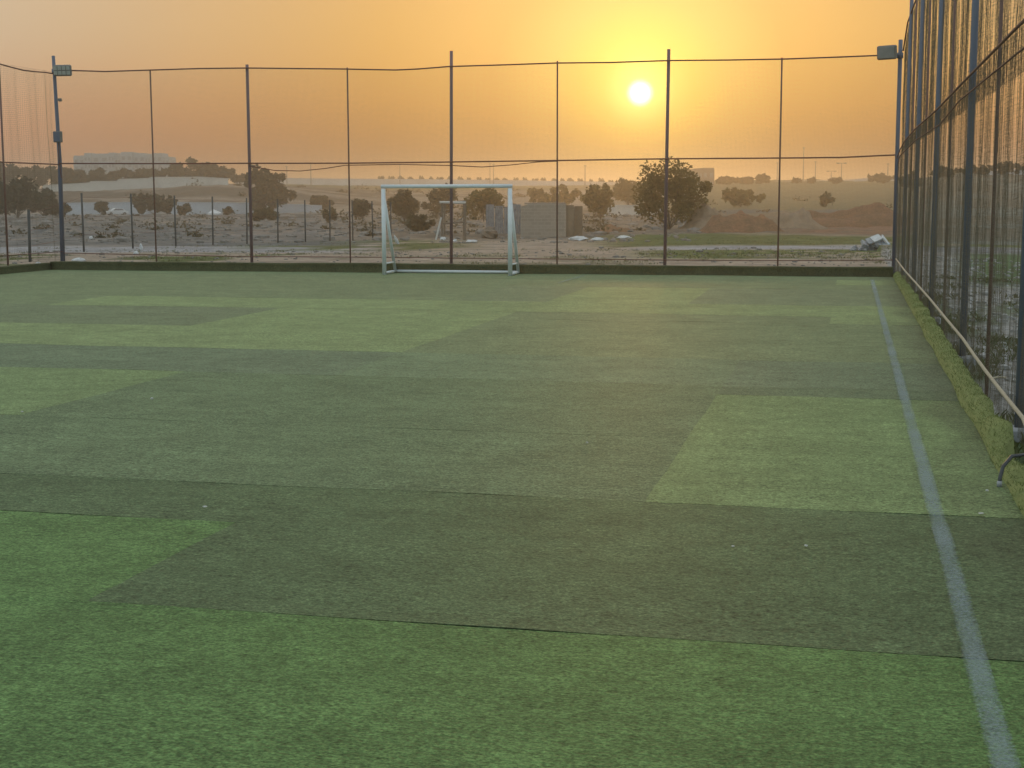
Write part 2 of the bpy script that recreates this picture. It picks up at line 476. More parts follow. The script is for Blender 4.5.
def make_turf():
    xs = [-18.3, -16.5, -14.4, -12.2, -10.3, -8.3, -6.15, -4.65, -3.03, -2.4, -1.04, -0.2, 0.93]
    ys = [-6, -2.5, 0.6, 3.0, 5.35, 6.88, 7.82, 10.0, 12.3, 12.9, 15.0, 16.9, 17.6, 19.5, 20.7, 22.8, 24.9, 26.8, 28.2, 29.9, 31.15]
    light = [(-19, 1, -6, 5.35), (-19, -3.03, 5.35, 6.88), (-1.04, 1, 7.82, 12.3), (-10.3, -6.15, 10.0, 12.9), 
             (-19, -8.3, 15.0, 17.6), (-8.3, -4.65, 15.0, 20.7), (-12.2, -6.15, 20.7, 22.8), (-4.65, -2.4, 20.7, 26.8), (-6.15, -4.65, 20.7, 22.8), (-2.4, -0.2, 20.7, 22.8),
             (-0.2, 1, 19.5, 22.8), (-0.2, 1, 28.2, 29.9)]
    dark = [(-3.03, 1, 5.35, 7.82), (-19, -3.03, 6.88, 7.82), (-19, -8.3, 17.6, 20.7), (-2.4, 1, 22.8, 26.8), (-1.04, 1, 12.3, 15.0),
            (-19, -4.65, 12.9, 15.0), (-6.15, -4.65, 22.8, 26.8)]

    def shade(cx, cy):
        for i, (a, b, c, d) in enumerate(light):
            if a < cx < b and c < cy < d: return 100 + i, LT
        for i, (a, b, c, d) in enumerate(dark):
            if a < cx < b and c < cy < d: return 200 + i, DK
        # default: wide rolls
        r = 0 if cy < 10 else (1 if cy < 12.9 else (2 if cy < 20 else 3))
        return 300 + r, tuple(m * q for m, q in zip(MD, (1, 1, 1)))

    rr = random.Random(3)
    jit = {}
    V, Fc, Cc = [], [], []

    def gap(a, b, t, key):
        n = mnoise.noise(Vector((t * 1.7, key * 3.3, 0.5)))
        return (max(0.0, 0.0035 + 0.006 * n) + (0.0015 if 55 < key < 55.5 else 0)) if key > 30 else 0.0

    def wob(t, key):
        return 0.014 * mnoise.noise(Vector((t * 0.9, key * 7.7, 4.2))) + 0.004 * mnoise.noise(Vector((t * 7.0, key * 1.3, 9.2)))
    ids = [[shade((xs[i] + xs[i + 1]) / 2, (ys[j] + ys[j + 1]) / 2) for i in range(len(xs) - 1)] for j in range(len(ys) - 1)]
    nx, ny = len(xs) - 1, len(ys) - 1
    for j in range(ny):
        for i in range(nx):
            gid, c = ids[j][i]
            k = jit.setdefault(gid, 1 + rr.uniform(-0.05, 0.05))
            yc = (ys[j] + ys[j + 1]) / 2                 # warm haze veil painted into the tile colour, stronger towards the far goal
            haze_fade = 0.0 if yc < 7.9 else 0.17 if yc < 12.9 else 0.30 if yc < 20 else 0.34
            c = (c[0] * (1 + haze_fade * 1.1), c[1] * (1 + haze_fade * 0.85), c[2] * (1 + haze_fade * 1.6))
            if yc > 14: c = tuple(a * b for a, b in zip(c, (1.38, 1.08, 1.20) if gid < 200 else (1.24, 1.12, 1.08)))  # more of the painted veil, set apart for light and darker tiles
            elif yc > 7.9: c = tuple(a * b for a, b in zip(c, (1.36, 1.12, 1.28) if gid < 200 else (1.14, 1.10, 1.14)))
            x0, x1, y0, y1 = xs[i], xs[i + 1], ys[j], ys[j + 1]
            eL = i > 0 and ids[j][i - 1][0] != gid
            eR = i < nx - 1 and ids[j][i + 1][0] != gid
            eB = j > 0 and ids[j - 1][i][0] != gid
            eT = j < ny - 1 and ids[j + 1][i][0] != gid
            nu = max(2, int((x1 - x0) / 0.08)); nv = max(2, int((y1 - y0) / 0.07))
            b0 = len(V)
            for q in range(nv + 1):
                for p in range(nu + 1):
                    u, v = p / nu, q / nv
                    x, y = x0 + (x1 - x0) * u, y0 + (y1 - y0) * v
                    wl, wr_ = wob(y, xs[i]), wob(y, xs[i + 1])
                    wb, wt = wob(x, 50 + ys[j]), wob(x, 50 + ys[j + 1])
                    dx = (wl + (gap(0, 0, y, xs[i]) * 0.5 if eL else 0)) * (1 - u) + (wr_ - (gap(0, 0, y, xs[i + 1]) * 0.5 if eR else 0)) * u
                    dy = (wb + (gap(0, 0, x, 50 + ys[j]) if eB else 0)) * (1 - v) + (wt - (gap(0, 0, x, 50 + ys[j + 1]) if eT else 0)) * v
                    if i == 0 and p == 0 or i == nx - 1 and p == nu: dx = 0
                    if j == ny - 1 and q == nv: dy = 0
                    z = 0.006 * mnoise.noise(Vector((x * 0.8, y * 0.8, 0))) + 0.0022 * mnoise.noise(Vector((x * 0.55, y * 5.0, 6.0)))
                    # edges of a roll curl up a little
                    if eB and v == 0: z += 0.003 * max(0, mnoise.noise(Vector((x * 1.1, ys[j], 3.0))))
                    if eT and v == 1: z += 0.006 * max(0, mnoise.noise(Vector((x * 1.1, ys[j + 1], 8.0))))
                    w_ = float(sstep(0.50, 0.95, x + 0.35 * mnoise.noise(Vector((x * 1.5, y * 0.9, 11.0))))) * 0.55 if x > 0.1 else 0.0   # dirt swept against the right edge
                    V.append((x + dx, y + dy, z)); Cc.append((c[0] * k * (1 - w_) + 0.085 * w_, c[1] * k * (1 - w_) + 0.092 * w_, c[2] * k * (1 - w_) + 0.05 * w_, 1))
            for q in range(nv):
                for p in range(nu):
                    a = b0 + q * (nu + 1) + p
                    Fc.append((a, a + 1, a + nu + 2, a + nu + 1))
            # skirts down to the backing
            for (flag, loop) in ((eB, [b0 + p for p in range(nu + 1)]), (eT, [b0 + nv * (nu + 1) + p for p in range(nu + 1)][::-1])):
                if flag:
                    n0 = len(V)
                    m_ = len(loop)
                    for t in loop:
                        V.append(V[t]); Cc.append((c[0] * .5, c[1] * .5, c[2] * .5, 1))
                    for t in loop:
                        V.append((V[t][0], V[t][1], -0.028)); Cc.append((0.03, 0.035, 0.02, 1))
                    for s in range(m_ - 1):
                        Fc.append((n0 + s, n0 + m_ + s, n0 + m_ + s + 1, n0 + s + 1))
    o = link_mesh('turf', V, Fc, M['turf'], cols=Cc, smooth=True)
    tag(o, kind='structure')
    b = MB().add([(PX0, -6, -0.03), (PX1, -6, -0.03), (PX1, PY1, -0.03), (PX0, PY1, -0.03)], [(0, 1, 2, 3)])
    o = b.build('turf_backing_ground', M['backing'])
    tag(o, kind='structure')


make_turf()


def ground_line(name, x0, x1, y0, y1, wobx=0.003):
    n = int((y1 - y0) / 0.035)
    V, Fc = [], []
    for i in range(n + 1):
        y = y0 + (y1 - y0) * i / n
        sl = 0.010 * mnoise.noise(Vector((y * 0.5, 1, 1)))
        a = x0 + sl + wobx * mnoise.noise(Vector((y * 13, 2, 0))); b = x1 + sl + wobx * mnoise.noise(Vector((y * 13, 5, 3)))
        for x in (a, b):
            V.append((x, y, 0.0145 + 0.006 * mnoise.noise(Vector((x * 0.8, y * 0.8, 0)))))
    for i in range(n):
        Fc.append((2 * i, 2 * i + 1, 2 * i + 3, 2 * i + 2))
    o = link_mesh(name, V, Fc, line_mat((x0 + x1) / 2, (x1 - x0) / 2))
    tag(o, kind='structure')


ground_line('touchline_marking', 0.438, 0.530, -5.5, 29.8)
ground_line('goal_area_marking', -5.42, -5.36, 27.6, 30.4)


# turf pile: short fibres standing in the nearest strip of the pitch
def make_pile():
    n = 150000
    y = 3.3 + 10.5 * rng.random(n) ** 1.7
    fx = rng.random(n)
    # keep to what lies in or just beside the view
    lat0 = -0.40 * y - 0.4; lat1 = 0.40 * y + 0.4
    lat = lat0 + (lat1 - lat0) * fx
    X = lat * RGT.x + y * FWD0.x; Y = lat * RGT.y + y * FWD0.y
    keep = (X < 0.9) & (X > -18)
    X, Y = X[keep], Y[keep]
    n = len(X)
    h = rng.uniform(0.010, 0.022, n); w = rng.uniform(0.0012, 0.0026, n)
    a = rng.uniform(0, 2 * np.pi, n)
    lx = rng.normal(0.010, 0.012, n); ly = rng.normal(-0.004, 0.012, n)
    ca, sa = np.cos(a) * w, np.sin(a) * w
    P = np.empty((n, 3, 3))
    z0 = 0.002
    P[:, 0] = np.stack([X - ca, Y - sa, np.full(n, z0)], 1)
    P[:, 1] = np.stack([X + ca, Y + sa, np.full(n, z0)], 1)
    P[:, 2] = np.stack([X + lx, Y + ly, z0 + h], 1)
    return P, X, Y


# ------------------------------------------------------------------ kerbs and verge
def kerb(name, p0, p1, width, h, m, seed, back=None):
    """turf-wrapped kerb with a soft top edge, running from p0 to p1 (front foot line)"""
    p0, p1 = Vector(p0), Vector(p1)
    L_ = (p1 - p0).length
    t = (p1 - p0) / L_
    nrm = Vector((-t.y, t.x, 0))
    prof = [(0.0, -0.05), (0.004, 0.02), (0.012, h * 0.8), (0.045, h), (width * 0.6, h * 1.02), (width, h * 0.9), (width + 0.02, -0.1)]
    n = int(L_ / 0.12)
    V, Fc = [], []
    for i in range(n + 1):
        s = L_ * i / n
        for j, (u, z) in enumerate(prof):
            w = 0.012 * mnoise.noise(Vector((s * 1.3, j * 0.9, seed))) + 0.03 * mnoise.noise(Vector((s * 0.22, 0, seed)))
            dz = 0.012 * mnoise.noise(Vector((s * 1.1, j * 0.7, seed + 5))) + 0.018 * mnoise.noise(Vector((s * 0.3, 1, seed)))
            p = p0 + t * s + nrm * (u + w)
            V.append((p.x, p.y, z + (dz if 0 < j < 6 else 0)))
    k = len(prof)
    for i in range(n):
        for j in range(k - 1):
            a = i * k + j
            Fc.append((a, a + k, a + k + 1, a + 1))
    Fc.append(tuple(range(k))); Fc.append(tuple(range(n * k + k - 1, n * k - 1, -1)))
    o = link_mesh(name, V, Fc, m, smooth=True)
    tag(o, kind='structure')
    return o


kerb('kerb_far', (0.93, 31.35, 0), (-18.0, 30.85, 0), -0.30, 0.19, M['kerbturf'], 1)
kerb('kerb_left', (-18.02, 30.9, 0), (-18.02, 1.0, 0), -0.28, 0.16, M['kerbturf'], 2)


def make_verge():
    V, Fc = [], []
    ny = 260
    prof = 9
    for i in range(ny + 1):
        y = 0.5 + (31.55 - 0.5) * i / ny
        dip = math.exp(-((y - 9.6) / 0.55) ** 2)
        top = 0.085 + 0.05 * mnoise.noise(Vector((y * 1.1, 0, 2))) + 0.03 * mnoise.noise(Vector((y * 3.3, 4, 2)))
        top = max(0.03, top * (1 - 0.75 * dip))
        inner = 0.915 + 0.02 * mnoise.noise(Vector((y * 0.7, 3, 3)))
        outer = 1.13 + 0.06 * mnoise.noise(Vector((y * 1.3, 7, 1))) + 0.035 * mnoise.noise(Vector((y * 5, 2, 1))) - 0.08 * dip
        for k in range(prof):
            u = k / (prof - 1)
            x = inner + (outer - inner) * u
            z = top * math.sin(PI * min(1, 0.04 + u * 0.78)) ** 0.7 if k < prof - 1 else -0.16
            z += 0.010 * mnoise.noise(Vector((x * 9, y * 3, 0))) if 0 < k < prof - 1 else 0
            if k == 0: z = -0.02
            V.append((x, y, z))
    for i in range(ny):
        for k in range(prof - 1):
            a = i * prof + k
            Fc.append((a, a + 1, a + prof + 1, a + prof))
    o = link_mesh('verge_kerb', V, Fc, M['verge'], smooth=True)
    tag(o, kind='structure')
    # fuzzy pile standing on the folded edge
    P = []
    for i in range(15000):
        y = 1.5 + 30 * random.random() ** 1.3
        k = random.random()
        j = min(ny - 1, int((y - 0.5) / 31.05 * ny))
        q = min(prof - 3, int(k * (prof - 2)))
        a = Vector(V[j * prof + q]); b = Vector(V[j * prof + q + 1])
        f_ = random.random(); a2 = Vector(V[(j + 1) * prof + q]); b2 = Vector(V[(j + 1) * prof + q + 1])
        p = a.lerp(b, f_).lerp(a2.lerp(b2, f_), random.random())
        h = random.uniform(0.010, 0.024)
        w = 0.003
        an = random.uniform(0, PI)
        P.append([p + Vector((math.cos(an) * w, math.sin(an) * w, -0.005)), p - Vector((math.cos(an) * w, math.sin(an) * w, 0.005)),
                  p + Vector((random.gauss(0, 0.015), random.gauss(0, 0.015), h))])
    vs = [v for t in P for v in t]
    f = link_mesh('verge_pile', vs, [(3 * i, 3 * i + 1, 3 * i + 2) for i in range(len(P))], M['verge'])
    tag(f, kind='stuff', label='olive artificial grass pile along the raised right edge', cat='turf pile')


make_verge()


# ------------------------------------------------------------------ nets (real twine)
def strands(paths_list, r):
    """three-sided twine along many polylines; paths_list: list of (k,3) arrays"""
    V, Fc = [], []
    n0 = 0
    for P in paths_list:
        k = len(P)
        T = np.gradient(P, axis=0)
        T /= np.linalg.norm(T, axis=1)[:, None] + 1e-9
        ref = np.array([0, 0, 1.0]) if abs(T[0, 2]) < 0.7 else np.array([1.0, 0, 0])
        A = np.cross(T, ref); A /= np.linalg.norm(A, axis=1)[:, None] + 1e-9
        B = np.cross(T, A)
        ring = [P + r * (A * math.cos(w) + B * math.sin(w)) for w in (0.4, 0.4 + 2 * PI / 3, 0.4 + 4 * PI / 3)]
        V.append(np.stack(ring, 1).reshape(-1, 3))
        i = np.arange(k - 1)[:, None] * 3 + n0
        for j in range(3):
            jn = (j + 1) % 3
            Fc.append(np.concatenate([i + j, i + jn, i + 3 + jn, i + 3 + j], 1))
        n0 += 3 * k
    return np.concatenate(V), np.concatenate(Fc)


def net_mesh(name, p0, p1, z0, z1, cell, r, parent, fold=0.0, gather=0.0, seed=0, ztop=None, jit=0.0):
    p0, p1 = np.array(p0, float), np.array(p1, float)
    L_ = np.linalg.norm(p1 - p0)
    t = (p1 - p0) / L_
    nrm = np.array([-t[1], t[0]])
    nu, nz = int(L_ / cell), int((z1 - z0) / cell)
    U = np.linspace(0, L_, nu + 1)

    def place(u, z):
        zr = (z - z0) / (z1 - z0)
        s = np.asarray(u, float)
        env = 0.45 + 0.55 * np.sin(np.clip(zr, 0, 1) * PI) ** 0.5
        g = gather * (np.sin(s * 2.1 + seed) + 0.7 * np.sin(s * 4.7 + 1.3 * seed + 0.35 * z) + 0.5 * np.sin(s * 9.1 + 2.0 + 0.2 * z))
        d = fold * env * (np.sin(s * 3.3 + seed + 0.25 * z) + 0.8 * np.sin(s * 7.9 + 2 * seed) + 0.6 * np.sin(s * 15.7 + 0.5 * z + seed) + 0.3 * np.sin(z * 2.3 + s))
        u2 = np.clip(s + g, 0, L_)
        zz = z + 0.0 * s
        if ztop is not None:
            tp = np.interp(u2, ztop[0], ztop[1])
            zz = z0 + (tp - z0) * zr
        zz = zz + 0.012 * np.sin(s * 5.1 + seed) * env
        if jit: d = d + 0.010 * np.sin(s * 41.0 + 3 * np.sin(z * 2.1)) + 0.006 * np.sin(s * 67 + z * 1.7)
        return np.stack([p0[0] + t[0] * u2 + nrm[0] * d, p0[1] + t[1] * u2 + nrm[1] * d, zz + 0 * u2], -1)
    paths = []
    zs = np.linspace(z0, z1, 14 if fold else 4)
    for u in U:
        u = u + jit * cell * rng.normal()
        paths.append(np.stack([place(np.array([np.clip(u, 0, L_)]), z)[0] for z in zs]))
    uu = U[::2] if jit else U if fold else np.linspace(0, L_, max(3, int(L_ / 0.4)))
    for z in np.linspace(z0, z1, nz + 1):
        paths.append(place(uu, z + jit * cell * rng.normal()) + (np.stack([0 * uu, 0 * uu, jit * cell * 0.9 * np.interp(uu, np.linspace(0, L_, int(L_ / 0.16)), rng.normal(size=int(L_ / 0.16)))], 1) if jit else 0))
    V, Fc = strands(paths, r)
    me = bpy.data.meshes.new(name)
    me.vertices.add(len(V)); me.vertices.foreach_set('co', V.astype(np.float32).ravel())
    me.loops.add(Fc.size); me.loops.foreach_set('vertex_index', Fc.astype(np.int32).ravel())
    me.polygons.add(len(Fc))
    me.polygons.foreach_set('loop_start', np.arange(0, Fc.size, 4, dtype=np.int32))
    me.polygons.foreach_set('loop_total', np.full(len(Fc), 4, dtype=np.int32))
    me.update(calc_edges=True)
    o = bpy.data.objects.new(name, me); COL.objects.link(o)
    me.materials.append(M['net'])
    o.parent = parent
    return o


def cord(parent, pts, r=0.008, name='cord', m='cord', n=6):
    return MB().tube(pts, r, n).build(name, M[m], parent, smooth=True)


XL, XR, YF = -19.01, 0.99, 33.2
# ---- far fence
ff = empty('net_fence', (0, 0, 0))
tag(ff, 'tall net fence across the far end behind the white goal', 'fence', 'net fences round the pitch')
hts = {4: 4.80, 8: 5.00, 12: 4.92}
tops = {2: 4.70, 6: 4.66, 10: 4.70, 14: 4.66}
for i in range(2, 15, 2):
    x = XL + 1.25 * i
    if i % 4 == 0:
        lean = {4: 0.0, 8: 0.02, 12: 0.02}[i]
        MB().tube([(x - lean, YF, -0.15), (x, YF, 2.5), (x + lean, YF, hts[i] - 0.02)], 0.038, 10).build('main_post', M['farpost'], ff, True)
        MB().rbox((x, YF, 0.02), (0.2, 0.2, 0.10), 0.01).build('post_footing', M['greydebris'], ff)
    else:
        MB().tube([(x, YF, -0.1), (x, YF, tops[i])], 0.019, 8).build('thin_post', M['thin'], ff, True)
# top cord, mid cord (two strands in places), low cord
zr_obs = [(57, 70), (105, 71.5), (152, 70), (200, 68.5), (247, 68), (344, 69), (395, 70), (418, 69), (449, 66.5), (500, 65), (557, 63), (610, 62.5), (670, 60.5), (730, 60), (785, 59), (840, 57), (877, 55.5), (897, 54)]


def on_far(px, py, dy=0.0):
    d = ray(px, py)
    return Vector((0, 0, EYE)) + d * ((YF - 0.05 + dy) / d.y)


cord(ff, [on_far(*q) for q in zr_obs], 0.016, 'top_cord')
cord(ff, [on_far(*q) for q in [(60, 163.5), (154, 163.6), (249, 163.3), (345, 163.2), (450, 162), (557, 160.5), (668, 158.8), (783, 158), (840, 157.5), (895, 155)]], 0.016, 'middle_cord')
cord(ff, [on_far(*q) for q in [(249, 166), (275, 170.5), (300, 171), (325, 168.5), (345, 165.3), (400, 164.4), (452, 165.5), (482, 167), (510, 165), (540, 161.8), (557, 161.2)]], 0.010, 'slack_cord')
cord(ff, [on_far(*q) for q in [(64, 253), (110, 254), (158, 255), (250, 256.5), (347, 257), (451, 258), (557, 259), (667, 260), (780, 260.5), (893, 260)]], 0.010, 'low_cord')
zt = [(p.x - XL, p.z) for p in [on_far(*q) for q in zr_obs]]
net_mesh('net', (XL, YF - 0.04), (XR, YF - 0.04), 0.05, 4.70, 0.028, 0.0009, ff, ztop=([a for a, b in zt], [b for a, b in zt]))

# ---- corner poles belong to the side fences
lf = empty('net_fence', (0, 0, 0))
tag(lf, 'net fence down the left side, ending at the dark corner pole with a floodlight', 'fence', 'net fences round the pitch')
MB().tube([(XL - 0.03, YF, -0.15), (XL, YF, 2.6), (XL - 0.06, YF, 5.1)], [0.06, 0.05, 0.04], 10).build('corner_post', M['post'], lf, True)
for k, y in enumerate([30.7, 28.2, 25.7, 23.2, 20.7, 18.2]):
    r_ = 0.042 if k % 2 else 0.024
    MB().tube([(XL, y, -0.15), (XL, y, 5.3 if k % 2 else 4.75)], r_, 8).build('main_post' if k % 2 else 'thin_post', M['post' if k % 2 else 'thin'], lf, True)
cord(lf, [(XL, y, 4.66 - 0.05 * math.sin((y - 8) * 2 * PI / 5) ** 2 + 0.12 * (YF - y) / 5 * 0.6) for y in np.linspace(YF, 14, 40)], 0.016, 'top_cord')
cord(lf, [(XL, y, 2.47) for y in np.linspace(YF, 14, 20)], 0.016, 'middle_cord')
cord(lf, [(XL, y, 0.33) for y in np.linspace(YF, 14, 20)], 0.010, 'low_cord')
net_mesh('net', (XL, 14), (XL, YF), 0.05, 4.70, 0.045, 0.0013, lf, fold=0.04, gather=0.03, seed=1.0)


# ---- right fence
def xr_at(y):
    return 1.3 - (y - 8) * 0.25 / 25.2


rf = empty('net_fence', (0, 0, 0))
tag(rf, 'high wrinkled dark net fence along the right touchline with blue grey posts', 'fence', 'net fences round the pitch')
for y in [1.3, 6.3, 11.25, 16.2, 21.4, 26.2, 30.2]:
    x = xr_at(y)
    MB().tube([(x, y, -0.3), (x, y, 2.7), (x + 0.01, y, 6.3)], 0.037, 12).build('main_post', M['post'], rf, True)
    MB().rbox((x + 0.01, y, -0.12), (0.24, 0.24, 0.16), 0.015).build('post_footing', M['greydebris'], rf)
for y in [3.8, 8.7, 13.65, 19.0, 24.0, 28.2]:
    x = xr_at(y)
    MB().tube([(x, y, -0.25), (x, y, 5.4)], 0.016, 8).build('thin_post', M['thin'], rf, True)
MB().tube([(0.99, YF, -0.15), (0.99, YF, 4.98)], 0.045, 10).build('corner_post', M['post'], rf, True)
railpts = [(1, 2.96), (6, 2.95), (12.0, 2.91), (17.0, 2.85), (20.5, 2.80), (26.3, 2.78), (29.8, 2.71), (31.8, 2.61), (33.15, 2.47)]
cord(rf, [(xr_at(y) - 0.06, y, z) for y, z in railpts], 0.014, 'middle_cord')
cord(rf, [(xr_at(y) - 0.05 - 0.02 * math.sin(y * 3), y, z - 0.17 - 0.04 * math.sin(y * 1.3)) for y, z in railpts for y in [y]], 0.009, 'slack_cord')
ztop_r = ([0, 18, 24, 28, 30.5, 32.2], [5.75, 5.5, 5.28, 5.2, 5.15, 4.75])
cord(rf, [(xr_at(1 + u), 1 + u, z) for u, z in zip(*ztop_r)], 0.016, 'top_cord')
net_mesh('lower_net', (xr_at(3.0) - 0.03, 3.0), (xr_at(YF) - 0.03, YF), -0.08, 2.8, 0.0165, 0.00062, rf, fold=0.010, gather=0.005, seed=2.2, jit=0.35,
         ztop=([y - 3 for y, z in railpts], [z for y, z in railpts]))
net_mesh('upper_net', (xr_at(3.0) + 0.03, 3.0), (xr_at(YF) + 0.03, YF), 2.6, 5.6, 0.0165, 0.00080, rf, fold=0.010, gather=0.005, seed=4.1, jit=0.45,
         ztop=([u - 2 for u in ztop_r[0]], [z for z in ztop_r[1]]))

# tan rope lying along the verge, tied to the posts
rp = [(896, 259), (905, 271), (915, 282), (930, 299), (945, 317.5), (963, 339), (974, 355), (985, 370), (998, 387), (1010, 402), (1023, 418)]


def on_right(px, py, off=-0.10):
    d = ray(px, py)
    k = 0.25 / 25.2
    t = (1.3 + 8 * k + off) / (d.x + k * d.y)
    return Vector((0, 0, EYE)) + d * t


pts = [on_right(*q) for q in rp]
pts += [Vector((xr_at(y) - 0.1, y, 0.04)) for y in (9.5, 8.0, 6.0, 4.0)]
o = MB().tube(pts, 0.0145, 8).build('rope', M['rope'], smooth=True)
tag(o, 'long tan rope stretched along the foot of the right net', 'rope')
k = on_right(992, 379)
MB().tube([k + Vector((-0.02, 0, 0)), k + Vector((0.05, 0.02, 0.015)), k + Vector((0.11, 0.03, 0.01))], 0.008, 6).build('knot_end', M['rope'], o)

# hose stub curling out of the verge
g = ground_at(999, 486)
hp = [Vector((g.x + 0.0, g.y - 0.02, 0.012)), Vector((g.x + 0.004, g.y, 0.05)), Vector((g.x + 0.02, g.y + 0.02, 0.11)), Vector((g.x + 0.07, g.y + 0.06, 0.165)), Vector((g.x + 0.16, g.y + 0.12, 0.17)), Vector((g.x + 0.24, g.y + 0.2, 0.05)), Vector((g.x + 0.27, g.y + 0.24, -0.13))]
o = MB().tube(hp, 0.011, 10).build('hose', M['hose'], smooth=True)
tag(o, 'short black hose end curling over the turf edge at the right', 'hose')
MB().tube([hp[0] + Vector((0, 0, -0.012)), hp[0] + Vector((0, 0.0, 0.02))], 0.0145, 10).build('hose_collar', M['greydebris'], o, True)


# ------------------------------------------------------------------ goal
def make_goal():
    gx0, gx1, gy, H, dp = -9.72, -6.94, 30.25, 1.88, 0.80
    r = 0.048
    t = empty('football_goal', ((gx0 + gx1) / 2, gy, 0))
    tag(t, 'small white metal goal without a net standing before the far kerb', 'goal')
    ox, oy = -(gx0 + gx1) / 2, -gy

    def P(x, y, z): return (x + ox, y + oy, z)
    def bar(name, a, b, rr=r, n=10): return MB().tube([P(*a), P(*b)], rr, n).build(name, M['goal'], t, True)
    bar('crossbar', (gx0 - r, gy, H), (gx1 + r, gy, H), 0.040)
    for x in (gx0, gx1):
        bar('goal_post', (x, gy, 0.0), (x, gy, H - r))
        bar('side_ground_bar', (x, gy + r, 0.035), (x, gy + dp, 0.035), 0.03)
        bar('back_strut', (x, gy + dp - 0.02, 0.05), (x, gy + 0.035, H - 0.22), 0.034)
        bar('side_brace', (x, gy + r, 0.235), (x, gy + dp - 0.09, 0.235), 0.018)
    bar('back_ground_bar', (gx0, gy + dp, 0.035), (gx1, gy + dp, 0.035), 0.032)


make_goal()


# ------------------------------------------------------------------ floodlights, junction box, camera
def floodlight(c, w, h, yaw, tilt, label, arm_to, lenses=True):
    t = empty('floodlight', c)
    tag(t, label, 'floodlight', 'floodlights on the corner poles')
    bd = MB()
    bd.rbox((0, 0, 0), (w, 0.09, h), 0.025)
    for k in range(5):
        bd.box((-w * 0.36 + k * w * 0.18, 0.063, 0), (0.012, 0.05, h * 0.7))
    b = bd.build('housing', M['lampbody'], t)
    b.rotation_euler = (tilt, 0, yaw)
    if not lenses:
        MB().rbox((0, -0.048, 0), (w * 0.86, 0.012, h * 0.78), 0.004).build('lens', M['lampglass2'], b)
    for i in range(4 if lenses else 0):
        for j in range(2):
            l = MB().rbox((-w * 0.36 + i * w * 0.24, -0.048, (j - 0.5) * h * 0.42), (w * 0.19, 0.012, h * 0.33), 0.004).build('lens', M['lampglass'], b)
    a = Vector(arm_to) - Vector(c)
    MB().tube([(0, 0.06, -0.02), (a.x * 0.5, 0.06 + a.y * 0.3, -0.03), (a.x, a.y, a.z)], 0.022, 8).build('bracket_arm', M['post'], t, True)
    MB().tube([(a.x, a.y, a.z - 0.06), (a.x, a.y, a.z + 0.06)], 0.066, 10).build('pole_clamp', M['post'], t, True)
    return t


cl = on_far(62.5, 70.5, -0.16)
floodlight(cl, 0.46, 0.27, YAW * 0.3, 0.12, 'floodlight with eight lenses on the left corner pole', (XL - 0.045, YF, cl.z))
cr = on_far(887, 52.5, -0.16)
floodlight(cr, 0.45, 0.30, -0.5, 0.1, 'pale grey floodlight on an arm off the right corner post', (0.99, YF, cr.z - 0.05), lenses=False)

p = on_far(59.5, 137, -0.05)
jb = empty('junction_box', p)
tag(jb, 'grey electrical box strapped halfway up the left corner pole', 'electrical box')
MB().rbox((0, -0.08, 0), (0.20, 0.12, 0.27), 0.012).build('box_body', M['lampbody'], jb)
MB().rbox((0.005, -0.147, 0), (0.17, 0.014, 0.235), 0.005).build('box_door', M['post'], jb)
MB().tube([(0, -0.05, -0.13), (-0.02, -0.04, -0.5), (0.02, -0.02, -1.0)], 0.012, 6).build('cable', M['cord'], jb)
p = on_far(60, 100, -0.08)
cm = empty('security_camera', p)
tag(cm, 'tiny dark security camera on the left corner pole below its floodlight', 'camera')
MB().rbox((0.03, -0.05, 0), (0.09, 0.12, 0.07), 0.012, 0.4).build('camera_body', M['lampbody'], cm)
MB().tube([(-0.03, 0.05, -0.03), (0.0, 0.0, -0.02), (0.03, -0.03, -0.01)], 0.012, 6).build('mount_arm', M['post'], cm)


# ------------------------------------------------------------------ trees
def crown_data(seed, w, h, n, leaf, open_=0.0, flat=False):
    r = random.Random(seed)
    nc = r.randint(22, 34)
    cl_ = []
    for i in range(nc):
        a = r.uniform(0, 2 * PI); e = math.asin(r.uniform(-0.95, 1)); q = r.uniform(0.3, 0.86)
        c = Vector((math.cos(a) * math.cos(e) * q * w / 2, math.sin(a) * math.cos(e) * q * w / 2, math.sin(e) * q * h / 2))
        if c.z < 0: c.x *= 1 - 0.25 * abs(c.z) / h
        cl_.append((c, r.uniform(0.07, 0.22) * (1 - 0.35 * open_) * min(w, h * 1.2)))
    V, Fc = [], []
    for i in range(n):
        c, rad = r.choice(cl_)
        d = Vector((r.gauss(0, 1), r.gauss(0, 1), r.gauss(0, 1))).normalized()
        p = c + d * rad * (r.random() ** 0.45) * Vector((1, 1, 0.8)).length / 1.62
        s = leaf * r.uniform(0.6, 1.4)
        a = Vector((r.gauss(0, 1), r.gauss(0, 1), r.gauss(0, 0.7))).normalized() * s
        b = a.cross(Vector((r.gauss(0, 1), r.gauss(0, 1), r.gauss(0, 1)))).normalized() * s * 0.55
        k = len(V)
        V += [p - a, p + b, p + a, p - b]
        Fc.append((k, k + 1, k + 2, k + 3))
    return V, Fc, cl_


